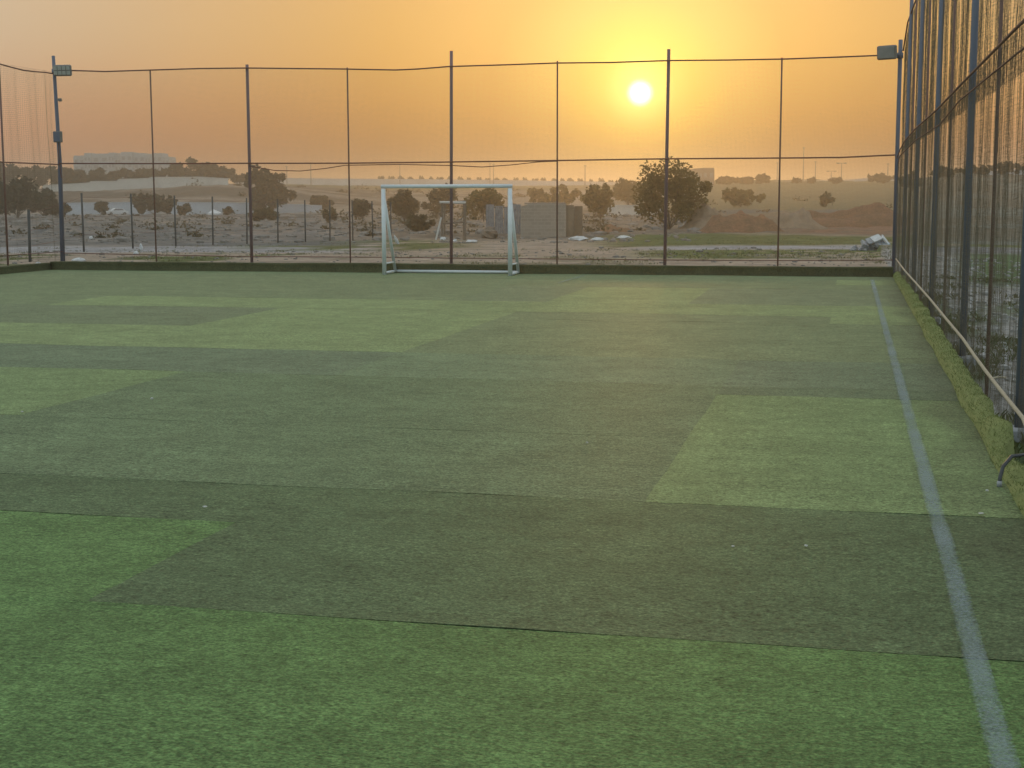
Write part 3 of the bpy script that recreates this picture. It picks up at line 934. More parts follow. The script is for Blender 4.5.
def tree(base, H, W, seed, label, cat='tree', group=None, m='leafdark', n=900, leaf=0.3, trunk=0.08, open_=0.0, name='tree', thr=None):
    t = empty(name, base)
    tag(t, label, cat, group)
    ch = H * (1 - trunk)
    V, Fc, cl_ = crown_data(seed, W, ch * 1.02, n, leaf, open_)
    c = Vector((0, 0, H * trunk + ch / 2))
    cr_ = link_mesh('crown', [v + c for v in V], Fc, M[m], t)
    tr = MB()
    tr.tube([(0, 0, -0.25), (0.02 * W, 0, H * trunk * 0.6), (0.0, 0.02 * W, H * trunk + ch * 0.25)], [0.035 * H * 0.6 + 0.03, 0.028 * H * 0.6, 0.016 * H * 0.6], 7)
    for q, (cc, rad) in enumerate(cl_[:9]):
        tr.tube([(0.01 * W, 0, H * trunk * (0.7 + 0.05 * q)), c * 0.45 + cc * 0.45, c + cc * 0.95], [0.014 * H * 0.6, 0.008 * H * 0.6, 0.003 * H], 5)
    tr.build('trunk', M['bark'], t)
    return t


def tree_px(px, base_py, top_py, wpx, D, seed, label, **kw):
    b = at(px, base_py, D)
    z = tz(b)
    top = at(px, top_py, D).z
    return tree((b.x, b.y, z), max(0.5, top - z), wpx * D / F_PX, seed, label, **kw)


# the acacia-like tree beyond the far fence, in front of the sunset
tree_px(668, 229, 157, 90, 130, 11, 'leafy olive tree in the open field right of the brick shed', m='leafolive', n=8000, leaf=0.15, trunk=0.015)
sp = at(668, 190, 130)
far_trees = [
    # px, base, top, width px, D, label, extra
    (-12, 216, 172, 46, 215, 'big dark tree at the very left edge before the pale road', {}),
    (17, 215, 175, 46, 225, 'broad dark tree left of the blue grey wall', {}),
    (43, 215, 186, 34, 245, 'lower rounded dark tree touching the left end of the blue grey wall', {}),
    (57, 215, 203, 22, 262, 'squat dark bush before the left end of the blue grey wall', {'trunk': 0.03, 'name': 'bush', 'cat': 'bush'}),
    (11, 190, 162, 34, 430, 'dark tree poking up behind the broad tree at far left', {}),
    (46, 190, 166.5, 40, 440, 'rounded dark tree behind the left end of the upper wall', {}),
    (72, 190, 168, 32, 445, 'dark tree just below the left end of the apartment block', {}),
    (96, 188, 169, 36, 450, 'dark tree below the middle of the apartment block', {}),
    (122, 188, 168, 34, 455, 'dark tree below the right half of the apartment block', {}),
    (148, 184, 164, 28, 460, 'taller dark tree covering the right part of the apartment block', {}),
    (177, 182, 164, 30, 455, 'dark tree right of the apartment block above the wall', {}),
    (196, 182, 155, 22, 470, 'tallest open tree on the skyline right of the apartment block', {'open_': 0.8, 'n': 420}),
    (216, 182, 163, 32, 460, 'wide dark tree behind the right end of the upper wall', {}),
    (239, 185, 174, 12, 470, 'little tree on the skyline past the upper wall', {}),
    (261, 208, 165, 26, 315, 'tall slim tree behind the wide bush', {'open_': 0.4, 'trunk': 0.4}),
    (277, 206, 172, 20, 318, 'short tree right of the tall slim tree', {'open_': 0.4, 'trunk': 0.4}),
    (270, 208, 182, 50, 300, 'wide dark bush before the wall, below two taller trees', {'trunk': 0.05, 'name': 'bush', 'cat': 'bush'}),
    (265, 220, 208, 30, 205, 'low olive bush in front of the wide dark bush', {'trunk': 0.03, 'name': 'bush', 'cat': 'bush', 'm': 'leaf'}),
    (155, 214, 192.5, 38, 292, 'large round dark bush in front of the blue grey wall', {'trunk': 0.03, 'name': 'bush', 'cat': 'bush', 'n': 1400}),
    (101, 215, 200, 16, 298, 'small spiky palm left of the white car', {'open_': 0.9, 'n': 260, 'name': 'palm_tree'}),
    (185, 214, 204, 14, 298, 'small palm right of the large round bush', {'open_': 0.9, 'n': 260, 'name': 'palm_tree'}),
    (228, 212, 206, 8, 300, 'tiny dark shrub against the wall past the tent', {'n': 200, 'name': 'bush', 'cat': 'bush'}),
    (320, 205, 196, 26, 330, 'low dark bush on the slope right of the wall', {'trunk': 0.03, 'name': 'bush', 'cat': 'bush'}),
    (330, 226, 208, 14, 180, 'thin shrub beside the wire fence posts', {'m': 'leafscrub', 'n': 400, 'name': 'bush', 'cat': 'bush'}),
    (362, 222, 197, 18, 190, 'slim tree left of the goal', {'m': 'leafscrub', 'trunk': 0.15}),
    (404, 226, 188, 32, 175, 'dusty dark tree seen through the left side of the goal', {'m': 'leafscrub'}),
    (440, 222, 186, 38, 215, 'broad dusty tree behind the middle of the goal', {'m': 'leafscrub'}),
    (483, 226, 187, 40, 190, 'rounded olive tree behind the right half of the goal', {'m': 'leafolive'}),
    (420, 236, 214, 30, 118, 'low scrub bush left of the wooden frame', {'m': 'leafscrub', 'trunk': 0.03, 'name': 'bush', 'cat': 'bush', 'leaf': 0.2}),
    (600, 228, 180, 30, 200, 'olive tree between the brick shed and the big leafy tree', {'m': 'leafolive', 'trunk': 0.03, 'n': 1600}),
    (628, 215, 180, 34, 330, 'faint rounded tree behind the left of the big leafy tree', {'m': 'leafolive'}),
    (556, 205, 186, 60, 330, 'wide olive shrub on the slope above the brick shed', {'m': 'leafolive', 'trunk': 0.03, 'name': 'bush', 'cat': 'bush', 'n': 1500}),
    (727, 186, 177, 20, 540, 'small dark tree right of the square skyline building', {}),
    (745, 187, 178, 18, 540, 'rounded skyline tree over the red earth heap', {}),
    (762, 186, 175, 14, 545, 'pointed skyline tree left of the tall mast', {'open_': 0.5}),
    (740, 206, 188, 46, 260, 'faint olive scrub above the red earth heap', {'m': 'leafolive', 'trunk': 0.03, 'name': 'bush', 'cat': 'bush', 'n': 1200}),
    (826, 204, 193, 14, 255, 'single small shrub on the plain above the far heaps', {'m': 'leaf', 'trunk': 0.05, 'name': 'bush', 'cat': 'bush', 'n': 400}),
    (796, 186, 178, 10, 560, 'tiny tree beneath the tallest mast', {'n': 250}),
    (812, 186, 178, 10, 560, 'tiny tree beside the second tall mast', {'n': 250}),
    (836, 186, 177, 12, 560, 'tiny tree under the twin street lamps', {'n': 250}),
    (880, 184, 174, 30, 560, 'flat wide tree on the skyline beside the right net', {'n': 500}),
    (912, 182, 172, 26, 330, 'dark tree on the hill behind the far end of the right net', {'n': 700}),
    (945, 180, 168, 34, 310, 'dark hill tree behind the right net, right of the last thin post', {'n': 800}),
    (975, 180, 166, 40, 300, 'tallest dark hill tree seen behind the thickest blue post', {'n': 900}),
    (1008, 178, 162, 34, 315, 'dark hill tree beside the pale house behind the right net', {'n': 800}),
    (1045, 180, 162, 44, 320, 'dark hill tree just past the right edge of the pale house', {'n': 800}),
]
for i, (px, bp, tp, w, D, lab, kw) in enumerate(far_trees):
    kw = dict(kw)
    kw.setdefault('n', 1700)
    w *= 1.15
    if px < 250 and D > 200: w *= 1.2; kw['n'] = int(kw['n'] * 1.3)
    kw.setdefault('leaf', 0.0016 * D if D > 150 else 0.2)
    tree_px(px, bp, tp, w, D, 100 + i, lab, group='trees and bushes beyond the pitch', **kw)

# ------------------------------------------------------------------ walls, buildings far off
def wall_run(name, pxs, D, mat_, label, thick=0.25, coping=True, group=None):
    """pxs: list of (px, top_py); stands on the terrain at D"""
    t = empty(name, (0, 0, 0))
    tag(t, label, 'wall', group)
    V, Fc = [], []
    for px, tp in pxs:
        b = at(px, 210, D); top = at(px, tp, D).z
        b2 = at(px, 210, D + thick)
        z = tz(b) - 0.6
        V += [(b.x, b.y, z), (b2.x, b2.y, z), (b2.x, b2.y, top), (b.x, b.y, top)]
    for i in range(len(pxs) - 1):
        a, c = 4 * i, 4 * i + 4
        for k in range(4):
            Fc.append((a + k, a + (k + 1) % 4, c + (k + 1) % 4, c + k))
    Fc.append((0, 3, 2, 1)); n = 4 * (len(pxs) - 1); Fc.append((n, n + 1, n + 2, n + 3))
    link_mesh('wall_face', V, Fc, mat_, t)
    if coping:
        cp = MB()
        for i in range(len(pxs) - 1):
            a = at(pxs[i][0], pxs[i][1], D - 0.1); b = at(pxs[i + 1][0], pxs[i + 1][1], D - 0.1)
            d = (FWD0 * (thick + 0.2))
            up = Vector((0, 0, 0.16))
            z0 = Vector((0, 0, 0.003))
            cp.add([a + z0, b + z0, b + d + z0, a + d + z0, a + up, b + up, b + d + up, a + d + up],
                   [(0, 3, 2, 1), (4, 5, 6, 7), (0, 1, 5, 4), (1, 2, 6, 5), (2, 3, 7, 6), (3, 0, 4, 7)])
        cp.build('coping', mat_, t)
    return t


wall_run('boundary_wall', [(62, 203.5), (100, 203), (150, 202.5), (210, 203), (250, 203.5), (285, 204.5), (322, 206)], 310, M['wallgrey'], 'long blue grey boundary wall behind the white car')
wall_run('boundary_wall', [(44, 185.5), (75, 184), (90, 183), (90.5, 181.8), (118, 181.4), (118.5, 179.5), (150, 178.6), (150.5, 177.5), (200, 177.3), (229, 179)], 400, M['wallpale'], 'pale stepped wall along the hilltop below the dark trees')
wall_run('embankment_wall', [(236, 178), (275, 178.2), (340, 179), (420, 179.5), (520, 180.5), (600, 182), (655, 183.5)], 700, M['bridge'], 'long pale embankment wall on the skyline behind the goal', thick=3.0)
wall_run('boundary_wall', [(604, 206), (640, 206), (661, 207)], 240, M['wallpale'], 'short pale wall half hidden by the big leafy tree')
wall_run('embankment_wall', [(770, 181.5), (800, 181), (850, 180), (866, 178.5), (885, 178), (900, 179)], 640, M['bridge'], 'low pale line of roofs on the skyline by the right net', thick=4)


def row_bushes():
    V, Fc, _ = crown_data(77, 3.3, 2.6, 160, 0.55)
    me = bpy.data.meshes.new('bush')
    me.from_pydata([tuple(v) for v in V], [], Fc); me.materials.append(M['leaf'])
    px, i = 381.0, 0
    rr = random.Random(5)
    tp = lambda q: np.interp(q, [340, 420, 520, 600, 655], [179, 179.5, 180.5, 182, 183.5])
    while px < 640:
        b = at(px, tp(px) - 0.3, 704.5)
        o = bpy.data.objects.new('bush', me); COL.objects.link(o)
        o.location = b; s = rr.uniform(0.75, 1.15); o.scale = (s * rr.uniform(0.8, 1.1), s, s * rr.uniform(0.7, 1.2)); o.rotation_euler = (0, 0, rr.uniform(0, 6))
        tag(o, 'small round bush in the evenly spaced row along the embankment', 'bush', 'row of bushes on the embankment')
        px += rr.uniform(8.0, 11.0); i += 1


row_bushes()


def block_building(name, label, blocks, D, m, winrows=0, depth=12):
    """blocks: (px0, px1, top_py)"""
    c = at((blocks[0][0] + blocks[-1][1]) / 2, 190, D)
    base = tz(c) - 1.0
    t = empty(name, (c.x, c.y, base), YAW)
    tag(t, label, 'building', 'buildings on the skyline')
    k = D / F_PX
    mid = (blocks[0][0] + blocks[-1][1]) / 2
    for j, (p0, p1, tp) in enumerate(blocks):
        h = at(p0, tp, D).z - base
        cx = ((p0 + p1) / 2 - mid) * k
        w = (p1 - p0) * k
        dep = depth + (j % 2) * 1.5
        b = MB().box((cx, dep / 2 - (j % 2) * 0.8, h / 2), (w - 0.02, dep, h)).build('block', m, t)
        MB().box((cx, dep / 2 - (j % 2) * 0.8, h + 0.3), (w - 0.3, dep - 0.3, 0.6)).build('parapet', m, b)
        if winrows:
            nc = max(2, int(w / 3.2))
            for q in range(winrows):
                z = h - 2.0 - q * 3.1
                for e in range(nc):
                    x = cx - w / 2 + (e + 0.5) * w / nc
                    MB().box((x, -(j % 2) * 0.8 - 0.03, z), (w / nc * 0.5, 0.12, 1.5)).build('window', M['farwindow'], b)
    return t


block_building('apartment_building', 'long pale apartment block on the hill behind the dark trees', [(75, 86, 157), (86, 93, 154.5), (93, 110, 155), (110, 116, 154), (116, 122, 157), (122, 134, 153.5), (134, 146, 154.5), (146, 152, 156), (152, 163, 154.5), (163, 170, 158)], 650, M['bldg'], 3)
block_building('flat_roofed_building', 'square brown building on the skyline right of the leafy tree', [(680, 696, 171), (696, 702, 170), (702, 714, 169.5)], 520, M['bldgbrown'], 2)
block_building('pale_house', 'pale flat house on the hill behind the right net', [(998, 1012, 173.5), (1012, 1034, 172), (1034, 1060, 173)], 330, M['bldg'], 1, 9)


# brick shed ruin, corrugated panels, timber frame
def shed():
    D = 92
    k = D / F_PX
    c = at(548, 238, D)
    z = tz(c)
    t = empty('block_shed', (c.x, c.y, z - 0.05), YAW)
    tag(t, 'ruined low masonry shed standing on the sand right of the goal', 'shed')
    X = lambda px: (px - 548) * k
    H = lambda py: (238 - py) * k
    # front wall with broken top
    V = [(X(521), 0, 0), (X(566), 0, 0), (X(566), 0, H(203.5)), (X(552), 0, H(204)), (X(540), 0, H(203)), (X(532), 0, H(203.5)), (X(521), 0, H(206))]
    n = len(V)
    V2 = V + [(a, b + 0.22, cc) for a, b, cc in V]
    Fc = [tuple(range(n)), tuple(range(2 * n - 1, n - 1, -1))] + [(i, n + i, n + (i + 1) % n, (i + 1) % n) for i in range(n)]
    link_mesh('front_wall', V2, Fc, M['block'], t)
    MB().box((X(521) + 0.11, 1.8, H(207) / 2), (0.22, 3.1, H(207))).build('side_wall', M['block'], t)
    MB().box((X(577) + 0.12, 0.9, H(206) / 2), (X(585) - X(577), 0.24, H(206))).build('door_jamb_wall', M['sandheap'], t)
    MB().box((X(570), 0.3, H(205) / 2), (X(574) - X(566) - 0.01, 0.2, H(205))).build('pillar', M['sandheap'], t)
    MB().box((X(573.5), 0.26, H(207) / 2), (0.12, 0.1, H(207))).build('door_post', M['wood'], t)
    MB().box((X(545), 1.9, H(204) + 0.04), (X(566) - X(526), 3.0, 0.1)).build('roof_slab', M['block'], t)


shed()


def corrugated():
    D = 105; k = D / F_PX
    c = at(503, 226, D); z = tz(c)
    t = empty('corrugated_screen', (c.x, c.y, z - 0.1), YAW)
    tag(t, 'grey upright corrugated sheets leaning behind the right goal post', 'screen')
    h = at(503, 203, D).z - z
    for q in range(4):
        x0 = (486 + q * 9 - 503) * k; w = 8.2 * k
        V, Fc = [], []
        n = 16
        for i in range(n + 1):
            x = x0 + w * i / n; y = 0.05 * math.sin(i * PI / 2) + q % 2 * 0.1
            top = h * (1 - 0.05 * (q % 3))
            V += [(x, y, 0), (x, y + 0.02, 0), (x, y + 0.02, top), (x, y, top)]
        for i in range(n):
            for e in range(4):
                Fc.append((4 * i + e, 4 * i + (e + 1) % 4, 4 * i + 4 + (e + 1) % 4, 4 * i + 4 + e))
        link_mesh('sheet', V, Fc, M['greydebris'], t)
    MB().box((0, 0.18, h * 0.9), (36 * k, 0.08, 0.1)).build('rail', M['wood'], t)


corrugated()


def timber():
    D = 88; k = D / F_PX
    c = at(454, 239, D); z = tz(c)
    t = empty('timber_frame', (c.x, c.y, z - 0.05), YAW)
    tag(t, 'rickety wooden frame with a flat top rail behind the goal', 'wooden frame')
    X = lambda px: (px - 454) * k
    H = (239 - 202) * k
    for px, dy in ((442, 0), (465, 0), (443.5, 1.2), (463, 1.2)):
        MB().tube([(X(px), dy, -0.2), (X(px) + 0.03, dy, H)], 0.06, 6).build('post', M['wood'], t)
    MB().tube([(X(440), 0, H + 0.05), (X(466), 0, H + 0.02)], 0.075, 6).build('top_rail', M['wallpale'], t)
    MB().tube([(X(440), 1.2, H + 0.02), (X(466), 1.2, H + 0.1)], 0.06, 6).build('top_rail', M['wood'], t)
    MB().tube([(X(441), 0.05, H * 0.45), (X(465), 0.05, H * 0.5)], 0.05, 6).build('cross_rail', M['wood'], t)
    MB().tube([(X(436), -0.3, 0), (X(441.5), -0.08, H * 0.62)], 0.05, 6).build('brace', M['wallpale'], t)


timber()


# wire fence of short posts running away at the left
wf = empty('wire_fence', (0, 0, 0))
tag(wf, 'low wire fence of dark posts beyond the far net at left', 'fence')
wp = [(30, 210, 262), (84, 193, 252), (133, 193.5, 248.5), (176, 195.5, 246.5), (213, 196.5, 245), (247, 198, 244), (278, 199, 243), (305.5, 200, 242), (330, 200, 241), (353, 200, 240.5), (373, 201, 240), (391, 202, 239.5)]
prev = None
for px, tp, bp in wp:
    D = 42
    for _ in range(40):                                   # distance at which the terrain meets that foot
        g = at(px, bp, D)
        D = D + (g.z - tz(g)) * F_PX / (bp - 190) * 0.6
        D = min(90, max(36, D))
    g = at(px, bp, D); z = tz(g)
    h = at(px, tp, D).z
    lean = random.uniform(-0.04, 0.04)
    MB().tube([(g.x, g.y, z - 0.2), (g.x + lean, g.y, h)], 0.04, 7).build('fence_post', M['darkpost'], wf, True)
    cur = [(Vector((g.x, g.y, z)).lerp(Vector((g.x + lean, g.y, h)), f)) for f in (0.3, 0.6, 0.93)]
    if prev:
        for a, b in zip(prev, cur):
            MB().tube([a, (a + b) / 2 - Vector((0, 0, 0.03)), b], 0.006, 4).build('wire', M['cord'], wf)
    prev = cur


# masts and lamps on the skyline
def mast(px, bp, tp, D, label, kind):
    b = at(px, bp, D); z = tz(b)
    t = empty(kind, (b.x, b.y, z - 0.5), YAW)
    tag(t, label, 'mast' if 'mast' in kind else 'street lamp', 'masts and street lamps on the skyline')
    h = at(px, tp, D).z - z + 0.5
    r = 0.17 * D / 600
    MB().tube([(0, 0, 0), (0, 0, h * 0.6), (0, 0, h)], [r * 1.3, r, r * 0.7], 7).build('mast_pole', M['metalpole'], t)
    if kind == 'street_lamp':
        w = 10 * D / F_PX
        MB().box((0, 0, h + 0.12), (w * 0.6, 0.3, 0.2)).build('cross_arm', M['metalpole'], t)
        for s in (-1, 1):
            MB().rbox((s * w * 0.36, 0, h + 0.1), (w * 0.26, 0.9, 0.5), 0.1).build('lamp_head', M['metalpole'], t)
    else:
        MB().box((0, 0, h - 0.4), (1.2 * D / 600, 0.2, 0.2)).build('mast_head', M['metalpole'], t)


for a in [(311, 183, 163, 690, 'thin mast on the skyline above the wire fence', 'thin_mast'), (287, 183, 166, 690, 'short thin mast left of the skyline mast pair', 'thin_mast'),
          (400, 183, 164, 690, 'thin mast on the skyline above the left goal post', 'thin_mast'), (490, 184, 163, 690, 'left of two close thin masts above the right goal post', 'thin_mast'),
          (493.5, 184, 163.5, 690, 'right of two close thin masts above the right goal post', 'thin_mast'), (585, 185, 165, 690, 'thin mast above the brick shed left of the leafy tree', 'thin_mast'),
          (777, 186, 162, 620, 'thin mast just left of the far net post', 'thin_mast'), (803, 186, 147, 620, 'tallest thin mast on the skyline right of the far net post', 'thin_mast'),
          (815, 186, 161, 620, 'second tall mast left of the street lamps', 'thin_mast'), (887.5, 184, 163, 620, 'thin mast on the skyline next to the right net', 'thin_mast'),
          (841, 186, 163.5, 600, 'taller double-headed street lamp on the skyline', 'street_lamp'), (831, 186, 171.5, 760, 'shorter double-headed street lamp on the skyline', 'street_lamp')]:
    mast(*a)


# ------------------------------------------------------------------ cars and tent by the wall
def car(px, bp, D, rz, label):
    b = at(px, bp, D); z = tz(b)
    t = empty('parked_car', (b.x, b.y, z), rz)
    tag(t, label, 'car')
    prof = [(-2.2, .35), (-2.2, .75), (-2.05, .95), (-1.55, 1.0), (-0.9, 1.42), (0.5, 1.45), (1.2, 1.0), (2.05, .85), (2.2, .6), (2.2, .35)]
    V, Fc = [], []
    n = len(prof)
    for s in (-0.85, 0.85):
        for x, zz in prof:
            V.append((x, s * (0.82 if zz > 1.2 else 1), zz))
    Fc = [tuple(range(n)), tuple(range(2 * n - 1, n - 1, -1))] + [(i, n + i, n + (i + 1) % n, (i + 1) % n) for i in range(n)]
    link_mesh('body', V, Fc, M['carwhite'], t)
    for s in (-1, 1):
        y = s * 0.80
        link_mesh('side_window', [(-1.3, y - s * .0, 1.04), (0.95, y, 1.04), (0.42, y - s * .08, 1.38), (-0.85, y - s * .08, 1.38)] + [(-1.3, y + s * .04, 1.04), (0.95, y + s * .04, 1.04), (0.42, y - s * .05, 1.38), (-0.85, y - s * .05, 1.38)],
                  [(0, 1, 2, 3), (7, 6, 5, 4), (0, 4, 5, 1), (1, 5, 6, 2), (2, 6, 7, 3), (3, 7, 4, 0)], M['window'], t)
        for x in (-1.35, 1.4):
            w = MB().tube([(x, s * 0.72, 0.33), (x, s * 0.9, 0.33)], 0.33, 14).build('wheel', M['tyre'], t)
            MB().tube([(x, s * 0.9, 0.33), (x, s * 0.92, 0.33)], 0.19, 10).build('rim', M['metalpole'], w)
    return t


car(117, 214, 302, YAW + PI + 0.5, 'white car parked before the blue grey wall')
b = at(215, 213.5, 302); z = tz(b)
tn = empty('white_tent', (b.x, b.y, z), YAW)
tn.scale = (0.75, 0.75, 0.6)
tag(tn, 'small white peaked tent before the wall right of the round bush', 'tent')
MB().add([(-1.8, -1, 0), (1.8, -1, 0), (1.8, 1.4, 0), (-1.8, 1.4, 0), (-.5, 0.2, 1.9), (-1.8, -1, .5), (1.8, -1, .5), (1.8, 1.4, .5), (-1.8, 1.4, .5)],
         [(0, 1, 6, 5), (1, 2, 7, 6), (2, 3, 8, 7), (3, 0, 5, 8), (5, 6, 4), (6, 7, 4), (7, 8, 4), (8, 5, 4), (0, 3, 2, 1)]).build('canopy', M['carwhite'], tn)
MB().tube([(-.5, 0.2, 1.85), (-.5, 0.2, 2.05)], 0.06, 6).build('peak_pole', M['metalpole'], tn)


# ------------------------------------------------------------------ earth heaps
def heap(px, bp, tp, wpx, D, dep, m, label, seed):
    b = at(px, bp, D); z = tz(b)
    W = wpx * D / F_PX; H = at(px, tp, D).z - z
    n, q = 46, 18
    V, Fc = [], []
    for j in range(q + 1):
        for i in range(n + 1):
            u, v = i / n * 2 - 1, j / q * 2 - 1
            rr = math.sqrt(u * u + v * v)
            hh = math.exp(-2.2 * u ** 4 - 0.9 * u * u - 2.2 * v * v) * max(0, 1 - rr ** 6)
            nn = 0.55 * mnoise.noise(Vector((u * 2.3 + seed, v * 2, seed))) + 0.16 * mnoise.noise(Vector((u * 6 + seed, v * 5, 1))) + 0.08 * mnoise.noise(Vector((u * 15, v * 11, seed)))
            zz = H * hh * (1 + nn * 1.5) - (0.35 if rr >= 0.98 else 0)
            V.append((u * W / 2, v * dep / 2, zz))
    for j in range(q):
        for i in range(n):
            a = j * (n + 1) + i
            Fc.append((a, a + 1, a + n + 2, a + n + 1))
    o = link_mesh('earth_heap', V, Fc, m, smooth=True)
    o.location = (b.x, b.y + dep * 0.3, z - 0.05); o.rotation_euler = (0, 0, YAW)
    tag(o, label, 'earth heap', 'earth heaps beyond the far fence')


heap(740, 232, 210, 104, 112, 6, M['earth'], 'dark red earth heap right of the leafy tree', 1)
heap(706, 229, 209, 64, 128, 6, M['sandheap'], 'pale sandy heap between the leafy tree and the red heap', 2)
heap(795, 228, 211, 66, 132, 6, M['sandheap'], 'sandy heap just right of the red heap behind the net post', 3)
heap(852, 227, 209, 210, 138, 8, M['earth'], 'long low reddish heap by the far end of the right net', 4)
heap(612, 233, 226, 50, 108, 4, M['earth'], 'small brown heap left of the leafy tree trunk', 5)


# ------------------------------------------------------------------ rubble pile and litter
def rubble():
    D = 55
    c = at(874, 250, D); z = tz(c)
    t = empty('rubble_pile', (c.x, c.y, z), YAW)
    tag(t, 'pile of crumpled grey and white debris on grass by the right net', 'rubble pile')
    r = random.Random(4)
    m = MB()
    for i in range(46):
        a = r.gauss(0, 0.30); q = r.uniform(.05, .13)
        m.lump((a, r.gauss(0, .22), r.uniform(0.02, max(0.06, 0.50 - abs(a) * 0.75))), (q * 1.3, q, q), i, 6, 4, amp=1.0)
    for i in range(14):
        m.lump((r.uniform(-.95, -.35), r.gauss(0, .2), 0.03), (r.uniform(.04, .10), .07, r.uniform(.03, .07)), 40 + i, 6, 4, amp=0.8)
    m.build('debris_heap', M['greydebris'], t)
    for (x, zz, w, d, ang, mm) in [(0.02, 0.46, .36, .05, 0.35, 'whitestone'), (-.2, 0.36, .26, .05, 0.2, 'greydebris'), (.33, 0.42, .30, .05, -0.85, 'whitestone'), (.28, .2, .4, .22, .1, 'wallgrey'), (-.4, .25, .25, .1, -.4, 'greydebris')]:
        s = MB().box((0, 0, 0), (w, .35, d)).build('slab', M[mm], t)
        s.location = (x, -.22, zz); s.rotation_euler = (0.5, -ang, 0.2)


rubble()


def scrap(px, py, w, h, label, m='whitestone', D=None, name='debris', cat='debris', rot=0.0, amp=0.5):
    if D is None:
        g = ground_at(px, py, 0.012)
    else:
        g = at(px, py, D); g.z = tz(g)
    s = random.randint(0, 99)
    if m == 'paper': w, h = w * 0.75, h * 0.7
    o = MB().lump((0, 0, h * 0.35), (w / 2, w / 2.6, h / 2), s, 10, 6, amp).build(name, M[m])
    o.location = g; o.rotation_euler = (0, rot, random.uniform(0, 3))
    tag(o, label, cat, kind='thing')
    return o


scrap(79, 258, 0.40, 0.14, 'white slab lying behind the left kerb corner', D=40)
scrap(28, 264, 0.20, 0.09, 'white stone at the foot of the left net', D=36)
scrap(38, 263, 0.18, 0.13, 'pale stone right of the white stone by the left net', D=37)
scrap(91, 236.5, 0.28, 0.24, 'white bag on the dark rubble between two fence posts', D=86)
scrap(141, 246, 0.16, 0.34, 'upright white rag beside a wire fence post', D=62)
scrap(136, 251, 0.22, 0.14, 'white lump below the upright white rag', D=50)
scrap(398, 242, 0.18, 0.60, 'leaning white board left of the goal', D=76, rot=-0.5)
scrap(443, 241, 0.40, 0.22, 'white lump at the foot of the wooden frame', D=84)
scrap(455, 242, 0.30, 0.22, 'white lump right beside the middle net post', D=82)
scrap(471, 243, 0.75, 0.25, 'flattened pale sacks on the sand inside the goal outline', D=80)
scrap(489, 236, 1.20, 0.75, 'dark rounded scrap left of the right goal post', m='wood', D=94)
scrap(578, 238, 1.15, 0.28, 'pale broken slabs before the shed doorway', D=84)
scrap(597, 240, 0.80, 0.22, 'pale broken slabs right of the shed', D=82)
scrap(624, 235, 1.2, 0.25, 'row of pale stones left of the leafy tree', D=92)
scrap(601, 247, 0.30, 0.10, 'flat grey stone on the sandy track', m='rock', D=64)
scrap(678, 266, 0.32, 0.10, 'grey block at the foot of a far net post right of the goal', m='greydebris', D=34.5)
scrap(699.5, 180.5 + 67, 0.3, 0.1, 'pale stone on the grass right of the tall net post', m='rock', D=52)
# little white scraps lying on the pitch
scrap(806, 546, 0.030, 0.012, 'curled white scrap on the dark turf strip', m='paper', name='paper_scrap', cat='scrap')
scrap(733, 546.5, 0.022, 0.010, 'tiny white scrap left of the curled one on dark turf', m='paper', name='paper_scrap', cat='scrap')
scrap(981, 513.5, 0.045, 0.008, 'flat white scrap at the turf seam right of the touchline', m='paper', name='paper_scrap', cat='scrap', amp=0.2)
scrap(587, 443, 0.026, 0.014, 'white scrap on the dark turf left of the light square', m='paper', name='paper_scrap', cat='scrap')
scrap(987, 491, 0.030, 0.016, 'pale bit of litter by the hose end', m='paper', name='paper_scrap', cat='scrap')
scrap(152, 399, 0.030, 0.02, 'white scrap at the edge of the left light strip', m='paper', name='paper_scrap', cat='scrap')
scrap(22, 412, 0.03, 0.016, 'white scrap near the left border on light turf', m='paper', name='paper_scrap', cat='scrap')
scrap(205, 507, 0.035, 0.012, 'thin white scrap near the left seam', m='paper', name='paper_scrap', cat='scrap')


# ------------------------------------------------------------------ weeds and stones scattered beyond the fences
def tufts(name, pts, hmin, hmax, m, label, blades=7, seed=1):
    r = random.Random(seed)
    V, Fc = [], []
    for (x, y, z, s) in pts:
        for b in range(blades):
            a = r.uniform(0, 2 * PI); h = r.uniform(hmin, hmax) * s; w = h * r.uniform(0.10, 0.2)
            q = Vector((x + r.gauss(0, 0.06 * s), y + r.gauss(0, 0.06 * s), z - 0.02))
            d = Vector((math.cos(a), math.sin(a), 0)); e = Vector((-d.y, d.x, 0))
            k = len(V)
            V += [q - e * w * 0.5, q + e * w * 0.5, q + d * h * 0.35 + e * w * 0.6 + Vector((0, 0, h * 0.7)), q + d * h * 0.7 + Vector((0, 0, h)), q + d * h * 0.35 - e * w * 0.6 + Vector((0, 0, h * 0.7))]
            Fc.append((k, k + 1, k + 2, k + 3, k + 4))
    o = link_mesh(name, V, Fc, m)
    tag(o, label, 'weeds', kind='stuff')
    return o


